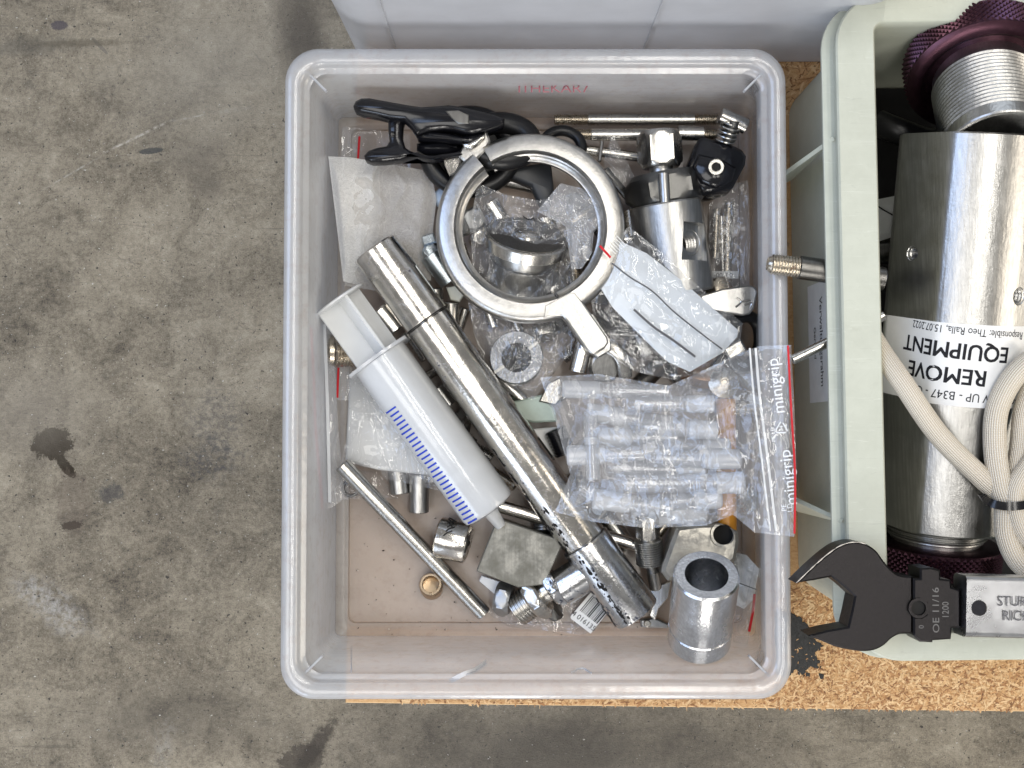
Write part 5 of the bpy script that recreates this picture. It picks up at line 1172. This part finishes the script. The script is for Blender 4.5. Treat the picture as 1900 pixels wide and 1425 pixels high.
m = M(); m.sweep(pxpts([(1372,1082),(1404,1094)], 4.0), [(-.03,-.01),(.03,-.01),(.03,.01),(-.03,.01)]); m.build("printed_line", INKG, t)

# pale foam sheet in its bag
t = thing("foam_sheet_bag", "zip bag with a pale blue foam sheet marked by two dark lines", "bag", W(1240, 560, 6))
fz = 6.3
film_bag(t, "foam_sheet", FOAMP, [(1152,448),(1200,470),(1262,518),(1369,612)], [(1369,612),(1368,625),(1340,655)], [(1216,650),(1240,672),(1280,690),(1340,655)], [(1152,448),(1106,520),(1136,570),(1216,650)], (6.6,5.6,5.2,6.0), .18, .22, 71, (50,40), .8, True)
def l3(pts, z): return smooth_path([W(x, y, q_) for (x, y), q_ in zip(pts, z)], 6)
m = M(); m.sweep(l3([(1135,488),(1170,515),(1210,540),(1250,578),(1300,618),(1340,648)], (6.85,6.95,6.85,6.6,6.3,5.9)), [(-.045,-.03),(.045,-.03),(.045,.03),(-.045,.03)]); m.build("dark_line", INKG, t)
m = M(); m.sweep(l3([(1176,574),(1212,606),(1250,632),(1290,662)], (6.75,6.75,6.5,6.2)), [(-.07,-.03),(.07,-.03),(.07,.03),(-.07,.03)]); m.build("dark_line", INKG, t)
film_bag(t, "film", film("tight_bag_film", haze=.04, crinkle=.35, scale=.9), [(1166,420),(1230,470),(1300,535),(1378,600)], [(1378,600),(1372,640),(1340,680)], [(1100,640),(1180,690),(1250,705),(1340,680)], [(1166,420),(1092,515),(1100,580),(1100,640)], (6.9,5.8,5.4,5.2), .45, .4, 73, (70,60), 1.3)
m = M(); m.sweep(pxpts([(1113,456),(1133,478)], 7.3), [(-.07,-.03),(.07,-.03),(.07,.03),(-.07,.03)]); m.build("zip_line", RED, t)
m = M()
for k in range(6): m.sweep(pxpts([(1124+k*4, 452-k*3), (1142+k*4, 471-k*3)], 7.3), [(-.02,-.02),(.02,-.02),(.02,.02),(-.02,.02)])
tag(m.build("zip_ridges", WHITEP, t), kind='stuff')

# ------------------------------------------------------------------ bag of plastic vials
t = thing("vial_bag", "clear zip bag with red line, full of plastic vials, hanging over the box rim", "bag", W(1240, 830, 7))
zb = (6.4, 10.6, 10.6, 6.0)
film_bag(t, "film", film("zip_bag_film", haze=.10, crinkle=.45, scale=.9), [(1002,700),(1110,694),(1240,716),(1300,690),(1370,656),(1410,642),(1468,640)], [(1468,640),(1474,760),(1478,880),(1474,996)], [(1030,950),(1100,968),(1200,980),(1310,975),(1360,955),(1400,988),(1474,996)], [(1002,700),(1030,780),(1058,880),(1030,950)], (5.4, 10.9, 10.9, 5.6), .75, .55, 81, (110,70), .9)
def bagz(x): return 5.6+ (max(0, x-1330)/140)*5.3
m = M(); m.sweep(smooth_path([W(1462,641,11.2), W(1468,760,11.2), W(1475,880,11.2), W(1474,990,11.2)], 8), [(-.06,-.03),(.06,-.03),(.06,.03),(-.06,.03)]); m.build("zip_line", RED, t)
for q_, w_ in ((0, .07), (11, .05)):
    m = M(); m.sweep(smooth_path([W(1402-q_,646,10.2), W(1410-q_,740,10.3), W(1424-q_,850,10.5), W(1440-q_,985,10.4)], 8), [(-w_,-.05),(w_,-.05),(w_,.05),(-w_,.05)]); m.build("zip_rib", SYRP, t)
for s__, px, py in (("minigrip", 1440, 716), ("minigrip", 1463, 886), ("minigrip", 1428, 640+28)):
    text(s__, W(px, py, 11.15), 1.02, PI/2+.12, WHITEINK, t, thick=.008, sx=1.0, name="printed_word") if py != 668 else None
rc = W(1450, 795, 11.15); ctr = []
for k in range(3):
    a = PI/2+k*2*PI/3; b = a+2*PI/3; p0 = rc+Vector((math.cos(a), math.sin(a), 0))*.48; p1 = rc+Vector((math.cos(b), math.sin(b), 0))*.48
    m = M(); m.pipe([p0.lerp(p1, .12), p0.lerp(p1, .80)], .04, 6); m.build("recycling_arrow", WHITEINK, t)
text("04", rc, .34, PI/2, WHITEINK, t, thick=.008, name="printed_word"); text("PE-LD", W(1435, 806, 11.15), .34, PI/2+.1, WHITEINK, t, thick=.008, name="printed_word")
text("PE", W(1455, 942, 11.15), .42, PI/2+.1, WHITEINK, t, thick=.008, name="printed_word"); text("LD", W(1466, 942, 11.15), .42, PI/2+.1, WHITEINK, t, thick=.008, name="printed_word")
vials = [ # x0,y0,x1,y1,z,width, cap at
 (1052,722,1240,728,4.4,30,'a'), (1160,748,1316,750,4.9,30,'b'), (1096,766,1270,790,4.3,32,'a'), (1180,792,1322,798,5.1,32,'b'),
 (1110,812,1255,812,4.6,34,'a'), (1185,822,1345,832,4.2,34,'b'), (1060,845,1240,838,5.2,34,'a'), (1120,868,1300,872,4.6,34,'b'),
 (1200,850,1366,852,5.4,34,'b'), (1130,896,1372,896,5.5,36,'b'), (1108,926,1246,944,4.8,34,'a'), (1190,935,1330,925,4.4,34,'b'), (1095,760,1100,890,5.6,28,'n'), (1150,790,1300,850,3.6,32,'a'), (1070,900,1130,935,4.2,40,'n')]
for i, (x0, y0, x1, y1, z, w_, c_) in enumerate(vials):
    where = ["topmost in the bag", "second from the top with its cap at the right", "slanting below the topmost one", "with cap right, in the upper middle", "with milky left end, mid height", "slanting, in the middle right", "in the middle, reaching the left seam", "just below the middle", "whose round end stands out furthest right in the middle", "with the big frosted cap at lower right", "slanting at the bottom of the bag", "bottom right, half under another", "standing upright at the bag's left", "lying deepest, under the others", "lying short and thick at the bottom left"][i]
    v_ = thing("plastic_vial", "clear plastic vial " + where, "vial", W((x0+x1)/2, (y0+y1)/2, z), "plastic vials in the zip bag")
    A = W(x0, y0, z); B = W(x1, y1, z); r = rr(w_, z); L_ = (B-A).length
    m = M(); m.lathe(A, B, [(0, r*.35), (.02, r*.8), (.05, r), (1, r), (1, r*.86), (.1, r*.84)], 24); m.build("tube", TUBEM, v_, 40)
    if c_ != 'n':
        q0, q1 = (A, B) if c_ == 'a' else (B, A); dd = (q1-q0).normalized()
        m = M(); m.lathe(q0-dd*.3, q0+dd*(1.5 if i % 2 else 2.1), [(0, r*.9), (.06, r*1.12), (.9, r*1.12), (1, r*1.0)], 28); m.build("cap", CAPM, v_)
    else:
        m = M(); m.lathe(A.lerp(B,.4), A.lerp(B,.5), [(0, r*.95), (1, r*.95)], 24); m.build("membrane", CAPM, v_)
m = M(); m.prism([W(x, y, 3.8) for x, y in ((1168,925),(1318,925),(1312,974),(1176,974))], 3.2, 3.8, .15); single(m, "frosted_tray", CAPM, "frosted rectangular plastic tray under the lower edge of the vial bag", "tray", smooth=50)
